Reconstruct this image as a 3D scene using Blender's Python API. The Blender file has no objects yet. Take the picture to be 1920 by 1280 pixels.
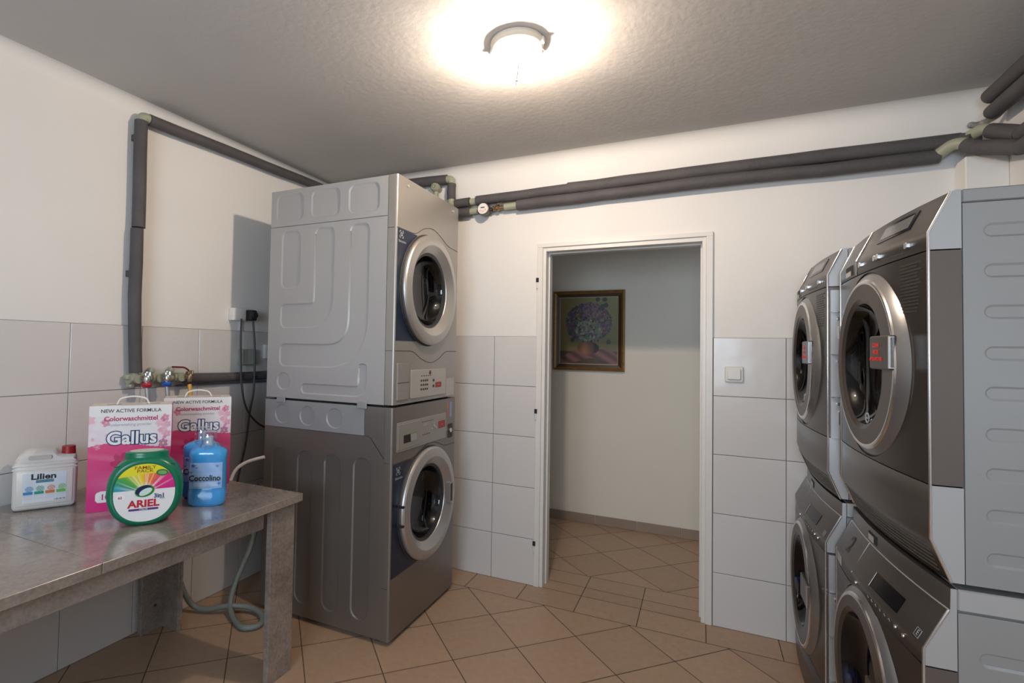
import bpy, bmesh, math, random
from mathutils import Vector, Matrix
from math import sin, cos, pi, radians
SC = bpy.context.scene
COL = SC.collection
random.seed(7)

# ------------------------------------------------------------------ camera, world, light, exposure
CH = 1.38
XL, XR, YB, YF, CEIL = -2.436, 1.137, 3.04, -1.55, 2.532
cam = bpy.data.cameras.new('camera'); camo = bpy.data.objects.new('camera', cam); COL.objects.link(camo)
yaw, pit, rol = .4524, .0281, .0181
fwd = Vector((-sin(yaw)*cos(pit), cos(yaw)*cos(pit), sin(pit)))
rt = Vector((cos(yaw), sin(yaw), 0)); up = rt.cross(fwd)
r2 = rt*cos(rol)+up*sin(rol); u2 = up*cos(rol)-rt*sin(rol)
camo.matrix_world = Matrix(((r2.x, u2.x, -fwd.x, 0), (r2.y, u2.y, -fwd.y, 0), (r2.z, u2.z, -fwd.z, CH), (0, 0, 0, 1)))
cam.sensor_width = 36; cam.lens = 983.6*36/1920
cam.shift_x = (960-839.8)/1920; cam.shift_y = (626-640)/1920
cam.clip_start = .02
SC.camera = camo
SC.view_settings.view_transform = 'Standard'
SC.view_settings.look = 'None'
SC.view_settings.exposure = 0.52
SC.view_settings.gamma = 1
SC.view_settings.use_curve_mapping = False
SC.cycles.max_bounces = 9; SC.cycles.diffuse_bounces = 5; SC.cycles.glossy_bounces = 5
SC.cycles.transparent_max_bounces = 12
SC.cycles.caustics_reflective = False; SC.cycles.caustics_refractive = False
SC.cycles.sample_clamp_indirect = 4
try:
    SC.cycles.use_denoising = True
except Exception:
    pass
W = bpy.data.worlds.new('daylight'); SC.world = W; W.use_nodes = True
W.node_tree.nodes['Background'].inputs[0].default_value = (.7, .82, 1, 1)
W.node_tree.nodes['Background'].inputs[1].default_value = 1.2

def area(name, loc, rot, sx, sy, power, col):
    l = bpy.data.lights.new(name, 'AREA'); l.shape = 'RECTANGLE'; l.size = sx; l.size_y = sy
    l.energy = power; l.color = col
    o = bpy.data.objects.new(name, l); o.location = loc; o.rotation_euler = rot; COL.objects.link(o)
    return o
# daylight entering through the window behind the camera and the corridor window
area('daylight_room_window', (-.35, YF-.16, 1.62), (radians(90), 0, 0), 1.5, 1.1, 52, (.74, .86, 1))
area('daylight_corridor_window', (1.60, 3.72, 1.62), (0, radians(90), 0), 1.0, .8, .5, (.62, .80, 1))
LX, LY = -.63, 1.845
pt = bpy.data.lights.new('bulb_light', 'POINT'); pt.energy = 100; pt.color = (1, .81, .64); pt.shadow_soft_size = .03
pto = bpy.data.objects.new('bulb_light', pt); pto.location = (LX, LY, CEIL-.060); COL.objects.link(pto)

# ------------------------------------------------------------------ materials
def lin(c):
    return tuple((x/12.92 if x <= .04045 else ((x+.055)/1.055)**2.4) for x in c)
def hx(r, g, b): return lin((r/255, g/255, b/255))
MATS = {}
def mat(name, col, rough=.5, metal=0, bump=0, bscale=40, spec=.5, var=0, vscale=3, emit=None, coat=0, aniso=None, trans=0, sub=0):
    if name in MATS: return MATS[name]
    m = bpy.data.materials.new(name); m.use_nodes = True; nt = m.node_tree
    b = nt.nodes['Principled BSDF']
    b.inputs['Base Color'].default_value = (*col, 1); b.inputs['Roughness'].default_value = rough
    b.inputs['Metallic'].default_value = metal; b.inputs['Specular IOR Level'].default_value = spec
    b.inputs['Coat Weight'].default_value = coat; b.inputs['Coat Roughness'].default_value = .08
    tc = nt.nodes.new('ShaderNodeTexCoord')
    if var:
        n = nt.nodes.new('ShaderNodeTexNoise'); n.inputs['Scale'].default_value = vscale; n.inputs['Detail'].default_value = 6
        r = nt.nodes.new('ShaderNodeValToRGB'); r.color_ramp.elements[0].position = .3; r.color_ramp.elements[1].position = .7
        r.color_ramp.elements[0].color = (*[c*(1-var) for c in col], 1); r.color_ramp.elements[1].color = (*[min(1, c*(1+var)) for c in col], 1)
        nt.links.new(tc.outputs['Object'], n.inputs['Vector']); nt.links.new(n.outputs[0], r.inputs[0]); nt.links.new(r.outputs[0], b.inputs['Base Color'])
    if bump:
        n = nt.nodes.new('ShaderNodeTexNoise'); n.inputs['Scale'].default_value = bscale; n.inputs['Detail'].default_value = 5
        bp = nt.nodes.new('ShaderNodeBump'); bp.inputs['Strength'].default_value = bump; bp.inputs['Distance'].default_value = .01
        nt.links.new(tc.outputs['Object'], n.inputs['Vector']); nt.links.new(n.outputs[0], bp.inputs['Height']); nt.links.new(bp.outputs[0], b.inputs['Normal'])
    if emit:
        b.inputs['Emission Color'].default_value = (*emit[0], 1); b.inputs['Emission Strength'].default_value = emit[1]
    if sub:
        b.inputs['Subsurface Weight'].default_value = sub; b.inputs['Subsurface Radius'].default_value = (.02, .02, .02)
    MATS[name] = m
    return m
def tile_mat(name, col, var, rough, bump=.0, vs=8, speck=0):
    """glazed tile: every loose tile of the mesh gets its own slight shade"""
    if name in MATS: return MATS[name]
    m = mat(name, col, rough); nt = m.node_tree; b = nt.nodes['Principled BSDF']
    g = nt.nodes.new('ShaderNodeNewGeometry'); tc = nt.nodes.new('ShaderNodeTexCoord')
    n = nt.nodes.new('ShaderNodeTexNoise'); n.inputs['Scale'].default_value = vs; n.inputs['Detail'].default_value = 8; n.inputs['Roughness'].default_value = .65
    a = nt.nodes.new('ShaderNodeMath'); a.operation = 'MULTIPLY_ADD'; a.inputs[1].default_value = var; a.inputs[2].default_value = 1-var*.5
    nt.links.new(g.outputs['Random Per Island'], a.inputs[0]); nt.links.new(tc.outputs['Object'], n.inputs['Vector'])
    k = nt.nodes.new('ShaderNodeMath'); k.operation = 'MULTIPLY_ADD'; k.inputs[1].default_value = speck; k.inputs[2].default_value = 1-speck*.5
    nt.links.new(n.outputs[0], k.inputs[0])
    p = nt.nodes.new('ShaderNodeMath'); p.operation = 'MULTIPLY'; nt.links.new(a.outputs[0], p.inputs[0]); nt.links.new(k.outputs[0], p.inputs[1])
    v = nt.nodes.new('ShaderNodeVectorMath'); v.operation = 'SCALE'; v.inputs[0].default_value = col; nt.links.new(p.outputs[0], v.inputs['Scale'])
    nt.links.new(v.outputs[0], b.inputs['Base Color'])
    bp = nt.nodes.new('ShaderNodeBump'); bp.inputs['Strength'].default_value = .12; bp.inputs['Distance'].default_value = .02
    n2 = nt.nodes.new('ShaderNodeTexNoise'); n2.inputs['Scale'].default_value = 6; nt.links.new(tc.outputs['Object'], n2.inputs['Vector'])
    nt.links.new(n2.outputs[0], bp.inputs['Height']); nt.links.new(bp.outputs[0], b.inputs['Normal'])
    return m
def glass_mat(name, tint, amount):
    """thin tinted pane: mostly clear with fresnel reflections"""
    if name in MATS: return MATS[name]
    m = bpy.data.materials.new(name); m.use_nodes = True; nt = m.node_tree; nt.nodes.clear()
    o = nt.nodes.new('ShaderNodeOutputMaterial'); t = nt.nodes.new('ShaderNodeBsdfTransparent'); t.inputs[0].default_value = (*tint, 1)
    g = nt.nodes.new('ShaderNodeBsdfGlossy'); g.inputs['Roughness'].default_value = .03; g.inputs[0].default_value = (.95, .97, 1, 1)
    lw = nt.nodes.new('ShaderNodeLayerWeight'); lw.inputs[0].default_value = .5
    f = nt.nodes.new('ShaderNodeMath'); f.operation = 'POWER'; f.inputs[1].default_value = 4; nt.links.new(lw.outputs['Facing'], f.inputs[0])
    k = nt.nodes.new('ShaderNodeMath'); k.operation = 'MULTIPLY_ADD'; k.inputs[1].default_value = .7; k.inputs[2].default_value = .035+amount; k.use_clamp = True
    x = nt.nodes.new('ShaderNodeMixShader')
    nt.links.new(f.outputs[0], k.inputs[0]); nt.links.new(k.outputs[0], x.inputs[0]); nt.links.new(t.outputs[0], x.inputs[1]); nt.links.new(g.outputs[0], x.inputs[2]); nt.links.new(x.outputs[0], o.inputs[0])
    MATS[name] = m
    return m
def paint_mat(name, rough=.4, coat=0, spec=.5):
    if name in MATS: return MATS[name]
    m = mat(name, (1, 1, 1), rough, coat=coat, spec=spec); nt = m.node_tree
    a = nt.nodes.new('ShaderNodeAttribute'); a.attribute_name = 'Col'
    nt.links.new(a.outputs['Color'], nt.nodes['Principled BSDF'].inputs['Base Color'])
    return m

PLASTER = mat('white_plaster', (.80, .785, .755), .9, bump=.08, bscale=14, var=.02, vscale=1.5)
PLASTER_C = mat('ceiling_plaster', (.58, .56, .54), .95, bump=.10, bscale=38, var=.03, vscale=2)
GROUT_W = mat('wall_grout', (.16, .15, .145), .9)
GROUT_F = mat('floor_grout', (.10, .065, .045), .95)
TILE_W = tile_mat('wall_tile_glaze', (.67, .65, .635), .03, .22)
TILE_F = tile_mat('floor_tile_glaze', (.42, .285, .19), .12, .42, speck=.35, vs=30)
BASE_T = tile_mat('skirting_tile', (.33, .25, .19), .15, .5, speck=.3)
STEELPAINT = mat('white_enamel', (.74, .72, .68), .35, bump=.05, bscale=30)
SLEEVE = mat('pipe_foam', (.085, .079, .083), .75, bump=.3, bscale=60, var=.12, vscale=8)
PPR = mat('green_plastic_fitting', (.36, .37, .27), .45)
SILVER = mat('silver_paint', (.46, .455, .455), .42, metal=.4, spec=.4)
SILVER_F = mat('silver_front_panel', (.37, .35, .325), .36, metal=.6)
SILVER_D = mat('shaded_warm_grey_metal', (.25, .225, .205), .38, metal=.7)  # washer metal; weaker light low in the stack darkens this base colour
BANDGREY = mat('blue_grey_sheet', (.35, .36, .372), .45, metal=.35)
ALU = mat('brushed_aluminium', (.52, .50, .48), .40, metal=.8, bump=.02, bscale=200)
BLACKGAP = mat('black_rubber', (.012, .012, .013), .7)
SEAM = mat('dark_seam', (.05, .045, .04), .7)
NAVY = mat('navy_panel', (.006, .013, .036), .35)
WHITEP = mat('white_plastic', (.78, .77, .74), .35)
WHITEINK = mat('pale_print', (.38, .40, .43), .5)
DARKINK = mat('dark_print', (.015, .015, .02), .5)
REDINK = mat('red_print', (.75, .05, .04), .5)
RED_LED = mat('red_display', (.10, .004, .006), .2, emit=((1, .02, .03), .05))
DRUM = mat('drum_steel', (.030, .029, .030), .4, metal=.6)
GASKET = mat('grey_gasket', (.035, .035, .036), .5)
TITAN = mat('titanium_panel', (.085, .074, .067), .3, metal=.55)
TITAN_S = mat('titanium_cheek', (.165, .135, .12), .38, metal=.5)
DOORPLATE = mat('dark_door_plate', (.045, .036, .031), .28, metal=.5)
SHEET = mat('grey_sheet_steel', (.37, .368, .36), .40, metal=.45)
CHEEK = mat('light_grey_cap', (.50, .495, .485), .40, metal=.45)
CHROME = mat('chrome_trim', (.75, .74, .73), .22, metal=1)
RIM = mat('satin_door_rim', (.30, .30, .30), .33, metal=.8)
RIMFACE = mat('taupe_door_face', (.085, .068, .058), .36, metal=.55)
BLACKG = mat('black_gloss', (.004, .004, .006), .12, spec=.25)
GLASS_D = glass_mat('smoked_door_glass', (.22, .22, .26), .012)
GLASS_B = glass_mat('blue_tinted_door_glass', (.14, .17, .32), .012)
GLASS_C = glass_mat('clear_glass', (.95, .97, .98), .0)

# ------------------------------------------------------------------ mesh helpers
def link(o, parent=None):
    COL.objects.link(o)
    if parent is not None: o.parent = parent
    return o
def obj(name, bm, mats, parent=None, smooth=None, kind=None, loc=None):
    bmesh.ops.recalc_face_normals(bm, faces=bm.faces)
    me = bpy.data.meshes.new(name); bm.to_mesh(me); bm.free()
    for m in (mats if isinstance(mats, (list, tuple)) else [mats]): me.materials.append(m)
    if smooth is not None:
        me.shade_smooth(); me.set_sharp_from_angle(angle=radians(smooth))
    o = bpy.data.objects.new(name, me); link(o, parent)
    if kind: o['kind'] = kind
    if loc is not None: o.location = loc
    if name in SPLIT: islands(o)
    return o
def islands(o):
    """one object per loose piece"""
    me = o.data; bm = bmesh.new(); bm.from_mesh(me); bm.verts.ensure_lookup_table(); seen = set(); comps = []
    for v in bm.verts:
        if v.index in seen: continue
        st = [v]; comp = set()
        while st:
            a = st.pop()
            if a.index in comp: continue
            comp.add(a.index); st += [e.other_vert(a) for e in a.link_edges]
        seen |= comp; comps.append(comp)
    bm.free(); out = [o]
    base = me.copy()
    for k, comp in enumerate(comps):
        b2 = bmesh.new(); b2.from_mesh(base); b2.verts.ensure_lookup_table()
        bmesh.ops.delete(b2, geom=[v for v in b2.verts if v.index not in comp], context='VERTS')
        if k == 0: b2.to_mesh(me)
        else:
            m2 = base.copy(); b2.to_mesh(m2); o2 = bpy.data.objects.new(o.name.split('.')[0], m2); link(o2, o.parent); out.append(o2)
        b2.free()
    return out
SPLIT = {'hinge', 'chrome_edge', 'side_bracket', 'foot', 'base_pad', 'orange_sticker', 'pipe_clip', 'handle_slot', 'clamp', 'mounting_ear', 'button', 'small_dial', 'indicator_mark', 'vent_louvre', 'printed_marks'}
def tag(o, label=None, cat=None, group=None, kind=None):
    if label: o['label'] = label
    if cat: o['category'] = cat
    if group: o['group'] = group
    if kind: o['kind'] = kind
    return o
def thing(name, label, cat, loc=(0, 0, 0), rz=0, group=None):
    o = bpy.data.objects.new(name, None); o.empty_display_size = .05; COL.objects.link(o)
    o.location = loc; o.rotation_euler = (0, 0, rz)
    return tag(o, label, cat, group)
def children(o): return [c for c in list(bpy.data.objects) if c.parent == o]
def copy_tree(o, parent=None):
    c = o.copy(); COL.objects.link(c); c.parent = parent
    if parent is not None: c.matrix_parent_inverse = o.matrix_parent_inverse.copy()
    for ch in children(o): copy_tree(ch, c)
    return c
def B(): return bmesh.new()
def box(bm, x0, x1, y0, y1, z0, z1, bev=0, seg=2, mi=0, M=None):
    r = bmesh.ops.create_cube(bm, size=1)
    vs = r['verts']
    for v in vs:
        v.co = Vector((x0+(v.co.x+.5)*(x1-x0), y0+(v.co.y+.5)*(y1-y0), z0+(v.co.z+.5)*(z1-z0)))
    if bev:
        es = {e for v in vs for e in v.link_edges}
        rr = bmesh.ops.bevel(bm, geom=list(es), offset=bev, segments=seg, profile=.5, affect='EDGES')
        vs = list({v for f in rr['faces'] for v in f.verts} | {v for v in vs if v.is_valid})
    fs = {f for v in vs for f in v.link_faces}
    for f in fs: f.material_index = mi
    if M is not None:
        for v in vs: v.co = M @ v.co
    return vs
def open_front(bm, y):
    """remove the front sheet of a case so that the drum behind the door can be seen"""
    fs = [f for f in bm.faces if abs(f.calc_center_median().y-y) < 1e-4 and f.calc_area() > .05]
    bmesh.ops.delete(bm, geom=fs, context='FACES')
def cyl(bm, p0, p1, r0, r1=None, seg=20, mi=0, cap=True):
    p0, p1 = Vector(p0), Vector(p1); r1 = r0 if r1 is None else r1
    d = (p1-p0).normalized(); a = d.orthogonal().normalized(); b = d.cross(a)
    A = [bm.verts.new(p0+(a*cos(2*pi*i/seg)+b*sin(2*pi*i/seg))*r0) for i in range(seg)]
    C = [bm.verts.new(p1+(a*cos(2*pi*i/seg)+b*sin(2*pi*i/seg))*r1) for i in range(seg)]
    fs = [bm.faces.new((A[i], A[(i+1) % seg], C[(i+1) % seg], C[i])) for i in range(seg)]
    if cap: fs += [bm.faces.new(A[::-1]), bm.faces.new(C)]
    for f in fs: f.material_index = mi
    return A+C
def fillet(pts, r, n=6):
    """polyline with rounded corners"""
    pts = [Vector(p) for p in pts]; out = [pts[0]]
    rr = r if isinstance(r, (list, tuple)) else [r]*(len(pts)-2)
    for i in range(1, len(pts)-1):
        a, b, c = pts[i-1], pts[i], pts[i+1]
        d1 = (a-b); d2 = (c-b); L = min(rr[i-1], d1.length*.49, d2.length*.49)
        if L < 1e-5: out.append(b); continue
        s = b+d1.normalized()*L; e = b+d2.normalized()*L
        for k in range(n+1):
            t = k/n; out.append(s*(1-t)**2+b*2*t*(1-t)+e*t*t)
    out.append(pts[-1])
    return out
def tube(bm, pts, r, seg=12, mi=0, closed=False, radii=None):
    pts = [Vector(p) for p in pts]; n = len(pts); rings = []; prev = None
    for i, p in enumerate(pts):
        if closed: t = pts[(i+1) % n]-pts[i-1]
        else: t = (pts[min(i+1, n-1)]-pts[max(i-1, 0)])
        if t.length < 1e-9: t = Vector((0, 0, 1))
        t.normalize()
        if prev is None: a = t.orthogonal().normalized()
        else:
            a = prev-t*prev.dot(t)
            a = t.orthogonal() if a.length < 1e-6 else a
            a.normalize()
        prev = a; b = t.cross(a); q = radii[i] if radii else r
        rings.append([bm.verts.new(p+(a*cos(2*pi*k/seg)+b*sin(2*pi*k/seg))*q) for k in range(seg)])
    m = n if closed else n-1
    for i in range(m):
        A, C = rings[i], rings[(i+1) % n]
        for k in range(seg):
            f = bm.faces.new((A[k], A[(k+1) % seg], C[(k+1) % seg], C[k])); f.material_index = mi
    if not closed:
        bm.faces.new(rings[0][::-1]).material_index = mi; bm.faces.new(rings[-1]).material_index = mi
def lathe(bm, prof, seg=64, axis='Y', c=(0, 0, 0), mi=0, sx=1, closed=False):
    """prof: (radius, height) pairs turned about the axis"""
    c = Vector(c); rings = []
    def P(r, h, a):
        if axis == 'Y': return c+Vector((r*cos(a)*sx, h, r*sin(a)))
        if axis == 'Z': return c+Vector((r*cos(a)*sx, r*sin(a), h))
        return c+Vector((h, r*cos(a), r*sin(a)))
    for r, h in prof:
        if r < 1e-6: rings.append([bm.verts.new(P(0, h, 0))])
        else: rings.append([bm.verts.new(P(r, h, 2*pi*k/seg)) for k in range(seg)])
    pr = list(zip(rings, rings[1:]))
    if closed: pr.append((rings[-1], rings[0]))
    for A, C in pr:
        for k in range(seg):
            k2 = (k+1) % seg
            if len(A) == 1 and len(C) == 1: continue
            if len(A) == 1: f = bm.faces.new((A[0], C[k2], C[k]))
            elif len(C) == 1: f = bm.faces.new((A[k], A[k2], C[0]))
            else: f = bm.faces.new((A[k], A[k2], C[k2], C[k]))
            f.material_index = mi
def rrect(x0, x1, z0, z1, r, n=6):
    r = min(r, (x1-x0)/2-1e-4, (z1-z0)/2-1e-4); out = []
    for cx, cz, a0 in ((x1-r, z1-r, 0), (x0+r, z1-r, pi/2), (x0+r, z0+r, pi), (x1-r, z0+r, 3*pi/2)):
        for k in range(n+1):
            a = a0+pi/2*k/n; p = (cx+r*cos(a), cz+r*sin(a))
            if not out or math.hypot(p[0]-out[-1][0], p[1]-out[-1][1]) > 4e-4: out.append(p)
    if math.hypot(out[0][0]-out[-1][0], out[0][1]-out[-1][1]) < 4e-4: out.pop()
    return out
def stroke(path, w, fr, cr, n=8):
    """outline of a thick line with filleted bends (fr) and rounded ends (cr)"""
    pts = fillet([(p[0], 0, p[1]) for p in path], fr, n)
    L = []; R_ = []; m = len(pts); h = w/2
    for i, p in enumerate(pts):
        t = (pts[min(i+1, m-1)]-pts[max(i-1, 0)]).normalized(); nn = Vector((-t.z, 0, t.x))
        L.append(p+nn*h); R_.append(p-nn*h)
    def cap(p, t):
        nn = Vector((-t.z, 0, t.x)); o = []
        for s, a0 in ((1, 0), (-1, pi/2)):
            c = p-t*cr+nn*(h-cr)*s
            for k in range(n+1):
                a = a0+pi/2*k/n
                o.append(c+nn*cr*cos(a)+t*cr*sin(a))
        return o
    t1 = (pts[-1]-pts[-2]).normalized(); t0 = (pts[0]-pts[1]).normalized()
    L[0] = L[0]-t0*cr; R_[0] = R_[0]-t0*cr; L[-1] = L[-1]-t1*cr; R_[-1] = R_[-1]-t1*cr
    out = L+cap(pts[-1], t1)+R_[::-1]+cap(pts[0], t0)
    res = []
    for p in out:
        q = (p.x, p.z)
        if not res or (abs(q[0]-res[-1][0])+abs(q[1]-res[-1][1])) > 5e-4: res.append(q)
    return res
def inset(loop, d):
    """simple polygon inset by moving each point along its averaged normal"""
    n = len(loop); A = sum(loop[i][0]*loop[(i+1) % n][1]-loop[(i+1) % n][0]*loop[i][1] for i in range(n))
    s = 1 if A > 0 else -1; out = []
    for i in range(n):
        a, b, c = Vector(loop[i-1]), Vector(loop[i]), Vector(loop[(i+1) % n])
        t = (c-a)
        if t.length < 1e-9: out.append(tuple(b)); continue
        t.normalize(); out.append((b.x-t.y*d*s, b.y+t.x*d*s))
    return out
def relief_sheet(bm, outer, loops, depth, slope, M, mi=0):
    """sheet-metal face with pressed-in pockets; drawn in x,z with y=0 the face and +y inwards"""
    vs = []
    es = []
    def ring(loop, y):
        return [bm.verts.new(M @ Vector((p[0], y, p[1]))) for p in loop]
    def edges(v): return [bm.edges.new((v[i], v[(i+1) % len(v)])) for i in range(len(v))]
    es += edges(ring(outer, 0)); pockets = []
    for l in loops:
        v = ring(l, 0); es += edges(v); pockets.append((l, v))
    r = bmesh.ops.triangle_fill(bm, use_beauty=True, use_dissolve=False, edges=es)
    for g in r['geom']:
        if isinstance(g, bmesh.types.BMFace): g.material_index = mi
    for l, v in pockets:
        i2 = ring(inset(l, slope), depth); n = len(v)
        for k in range(n):
            f = bm.faces.new((v[k], v[(k+1) % n], i2[(k+1) % n], i2[k])); f.material_index = mi; f.smooth = True
        e2 = edges(i2) if False else [bm.edges.get((i2[k], i2[(k+1) % n])) for k in range(n)]
        rr = bmesh.ops.triangle_fill(bm, use_beauty=True, use_dissolve=False, edges=e2)
        for g in rr['geom']:
            if isinstance(g, bmesh.types.BMFace): g.material_index = mi
def prism(bm, loop, y0, y1, mi=0, M=None, bev=0):
    """extrude an x,z outline from y0 to y1 (y0 = front)"""
    M = M or Matrix.Identity(4)
    f0 = inset(loop, bev) if bev else loop
    A = [bm.verts.new(M @ Vector((p[0], y0, p[1]))) for p in f0]
    n = len(A); rows = [A]
    if bev: rows.append([bm.verts.new(M @ Vector((p[0], y0+(bev if y1 > y0 else -bev), p[1]))) for p in loop])
    rows.append([bm.verts.new(M @ Vector((p[0], y1, p[1]))) for p in loop])
    for P_, Q in zip(rows, rows[1:]):
        for k in range(n): bm.faces.new((P_[k], P_[(k+1) % n], Q[(k+1) % n], Q[k])).material_index = mi
    bm.faces.new(A[::-1]).material_index = mi; bm.faces.new(rows[-1]).material_index = mi
def prof_extrude(bm, prof, x0, x1, mi=0):
    """side profile (y,z) extruded along x"""
    A = [bm.verts.new((x0, p[0], p[1])) for p in prof]; C = [bm.verts.new((x1, p[0], p[1])) for p in prof]; n = len(A)
    for k in range(n): bm.faces.new((A[k], A[(k+1) % n], C[(k+1) % n], C[k])).material_index = mi
    bm.faces.new(A[::-1]).material_index = mi; bm.faces.new(C).material_index = mi
def text(name, s, size, m, parent, loc, rot=(pi/2, 0, 0), ex=.0004, bold=0, align='CENTER', sx=1, label=None):
    c = bpy.data.curves.new(name, 'FONT'); c.body = s; c.size = size; c.extrude = ex; c.offset = bold*size
    c.align_x = align; c.align_y = 'CENTER'; c.resolution_u = 3
    t = bpy.data.objects.new(name, c); COL.objects.link(t)
    dg = bpy.context.evaluated_depsgraph_get(); dg.update()
    me = bpy.data.meshes.new_from_object(t.evaluated_get(dg)); me.name = name
    bpy.data.objects.remove(t); bpy.data.curves.remove(c)
    me.materials.clear(); me.materials.append(m)
    o = bpy.data.objects.new(name, me); link(o, parent)
    o.location = loc; o.rotation_euler = rot; o.scale = (sx, 1, 1)
    if label: o['label'] = label
    return o
def painted(name, x0, x1, z0, z1, nx, nz, fn, m, parent, y=0, mask=None, thick=.0006, yf=None):
    """flat printed sheet in the x,z plane at y, colours per vertex from fn(u,v)"""
    bm = B(); V = {}
    lay = bm.verts.layers.float_color.new('Col')
    for j in range(nz+1):
        for i in range(nx+1):
            u, v = i/nx, j/nz; x = x0+(x1-x0)*u; z = z0+(z1-z0)*v
            if mask:
                x, z = mask(u, v)
            yy = y if yf is None else y+yf(x, z)
            vv = bm.verts.new((x, yy, z)); c = fn(u, v); vv[lay] = (*c, 1); V[i, j] = vv
    for j in range(nz):
        for i in range(nx): bm.faces.new((V[i, j], V[i+1, j], V[i+1, j+1], V[i, j+1]))
    bmesh.ops.recalc_face_normals(bm, faces=bm.faces)
    me = bpy.data.meshes.new(name); bm.to_mesh(me); bm.free(); me.materials.append(m); me.shade_smooth()
    o = bpy.data.objects.new(name, me); link(o, parent)
    return o

# ------------------------------------------------------------------ room shell
def slab(name, x0, x1, y0, y1, z0, z1, m):
    bm = B(); box(bm, x0, x1, y0, y1, z0, z1); return obj(name, bm, m, kind='structure')
T = .10
DX0, DX1, DZ = -.836, -.004, 1.967      # clear opening of the doorway
CX0, CX1, CY = -2.1, 1.45, 4.34         # corridor
# walls with the doorway and the window opening left free
slab('wall_left', XL-.15, XL, YF-.15, YB+T, -.12, CEIL+.1, PLASTER)
bm = B()
box(bm, XL, DX0-.03, YB, YB+T, 0, CEIL); box(bm, DX1+.03, XR+.15, YB, YB+T, 0, CEIL); box(bm, DX0-.03, DX1+.03, YB, YB+T, DZ+.03, CEIL)
obj('wall_back', bm, PLASTER, kind='structure')
slab('wall_right', XR, XR+.15, YF-.15, YB, 0, CEIL, PLASTER)
WX0, WX1, WZ0, WZ1 = -1.1, .4, 1.05, 2.15
bm = B()
box(bm, XL, WX0, YF-.15, YF, 0, CEIL); box(bm, WX1, XR, YF-.15, YF, 0, CEIL); box(bm, WX0, WX1, YF-.15, YF, 0, WZ0); box(bm, WX0, WX1, YF-.15, YF, WZ1, CEIL)
obj('wall_front', bm, PLASTER, kind='structure')
bm = B()
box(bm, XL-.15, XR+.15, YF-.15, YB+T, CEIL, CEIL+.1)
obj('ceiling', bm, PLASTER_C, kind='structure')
# rounded plaster coves where walls meet the ceiling
def cove(name, p0, p1, inward, r=.05):
    bm = B(); p0, p1 = Vector(p0), Vector(p1); inward = Vector(inward); A = []
    for p in (p0, p1):
        row = [bm.verts.new(p)]
        for k in range(9):
            a = pi/2*k/8; row.append(bm.verts.new(p+inward*(r-r*sin(a))+Vector((0, 0, -(r-r*cos(a))))))
        A.append(row)
    n = len(A[0])
    for k in range(n): bm.faces.new((A[0][k], A[0][(k+1) % n], A[1][(k+1) % n], A[1][k]))
    bm.faces.new(A[0]); bm.faces.new(A[1][::-1])
    return obj(name, bm, PLASTER, kind='structure', smooth=40)
cove('trim_1', (XL, YF, CEIL), (XL, YB, CEIL), (1, 0, 0))
cove('trim_2', (XL, YB, CEIL), (XR, YB, CEIL), (0, -1, 0), .075)
cove('trim_3', (XR, YB, CEIL), (XR, YF, CEIL), (-1, 0, 0))
# corridor beyond the doorway
PLASTER_K = mat('corridor_plaster', (.80, .755, .66), .9, bump=.08, bscale=14, var=.03, vscale=1.5)
slab('wall_corridor_back', CX0, CX1+.1, CY, CY+.1, 0, CEIL, PLASTER_K)
slab('wall_corridor_left', CX0-.1, CX0, YB+T, CY+.1, 0, CEIL, PLASTER)
bm = B(); wy0, wy1 = 3.32, 4.12
box(bm, CX1, CX1+.1, YB+T, wy0, 0, CEIL); box(bm, CX1, CX1+.1, wy1, CY, 0, CEIL); box(bm, CX1, CX1+.1, wy0, wy1, 0, 1.1); box(bm, CX1, CX1+.1, wy0, wy1, 2.1, CEIL)
obj('wall_corridor_right', bm, PLASTER, kind='structure')
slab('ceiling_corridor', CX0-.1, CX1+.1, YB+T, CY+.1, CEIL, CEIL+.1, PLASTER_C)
# windows out of frame that let the daylight in
def window(name, w, h, loc, rz):
    o = bpy.data.objects.new(name, None); COL.objects.link(o); o['kind'] = 'structure'; o.location = loc; o.rotation_euler = (0, 0, rz)
    bm = B()
    for x in (-w/2, -.025, w/2-.05): box(bm, x, x+.05, -.03, .03, 0, h, .004, 1)
    for z in (0, h-.05): box(bm, -w/2+.05, w/2-.05, -.03, .03, z, z+.05)
    obj('window_frame', bm, WHITEP, o)
    bm = B(); box(bm, -w/2+.04, w/2-.04, -.004, .004, .04, h-.04); obj('pane', bm, GLASS_C, o)
window('window_1', WX1-WX0, WZ1-WZ0, ((WX0+WX1)/2, YF-.08, WZ0), 0)
window('window_2', wy1-wy0, 1.0, (CX1+.05, (wy0+wy1)/2, 1.1), pi/2)

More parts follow.
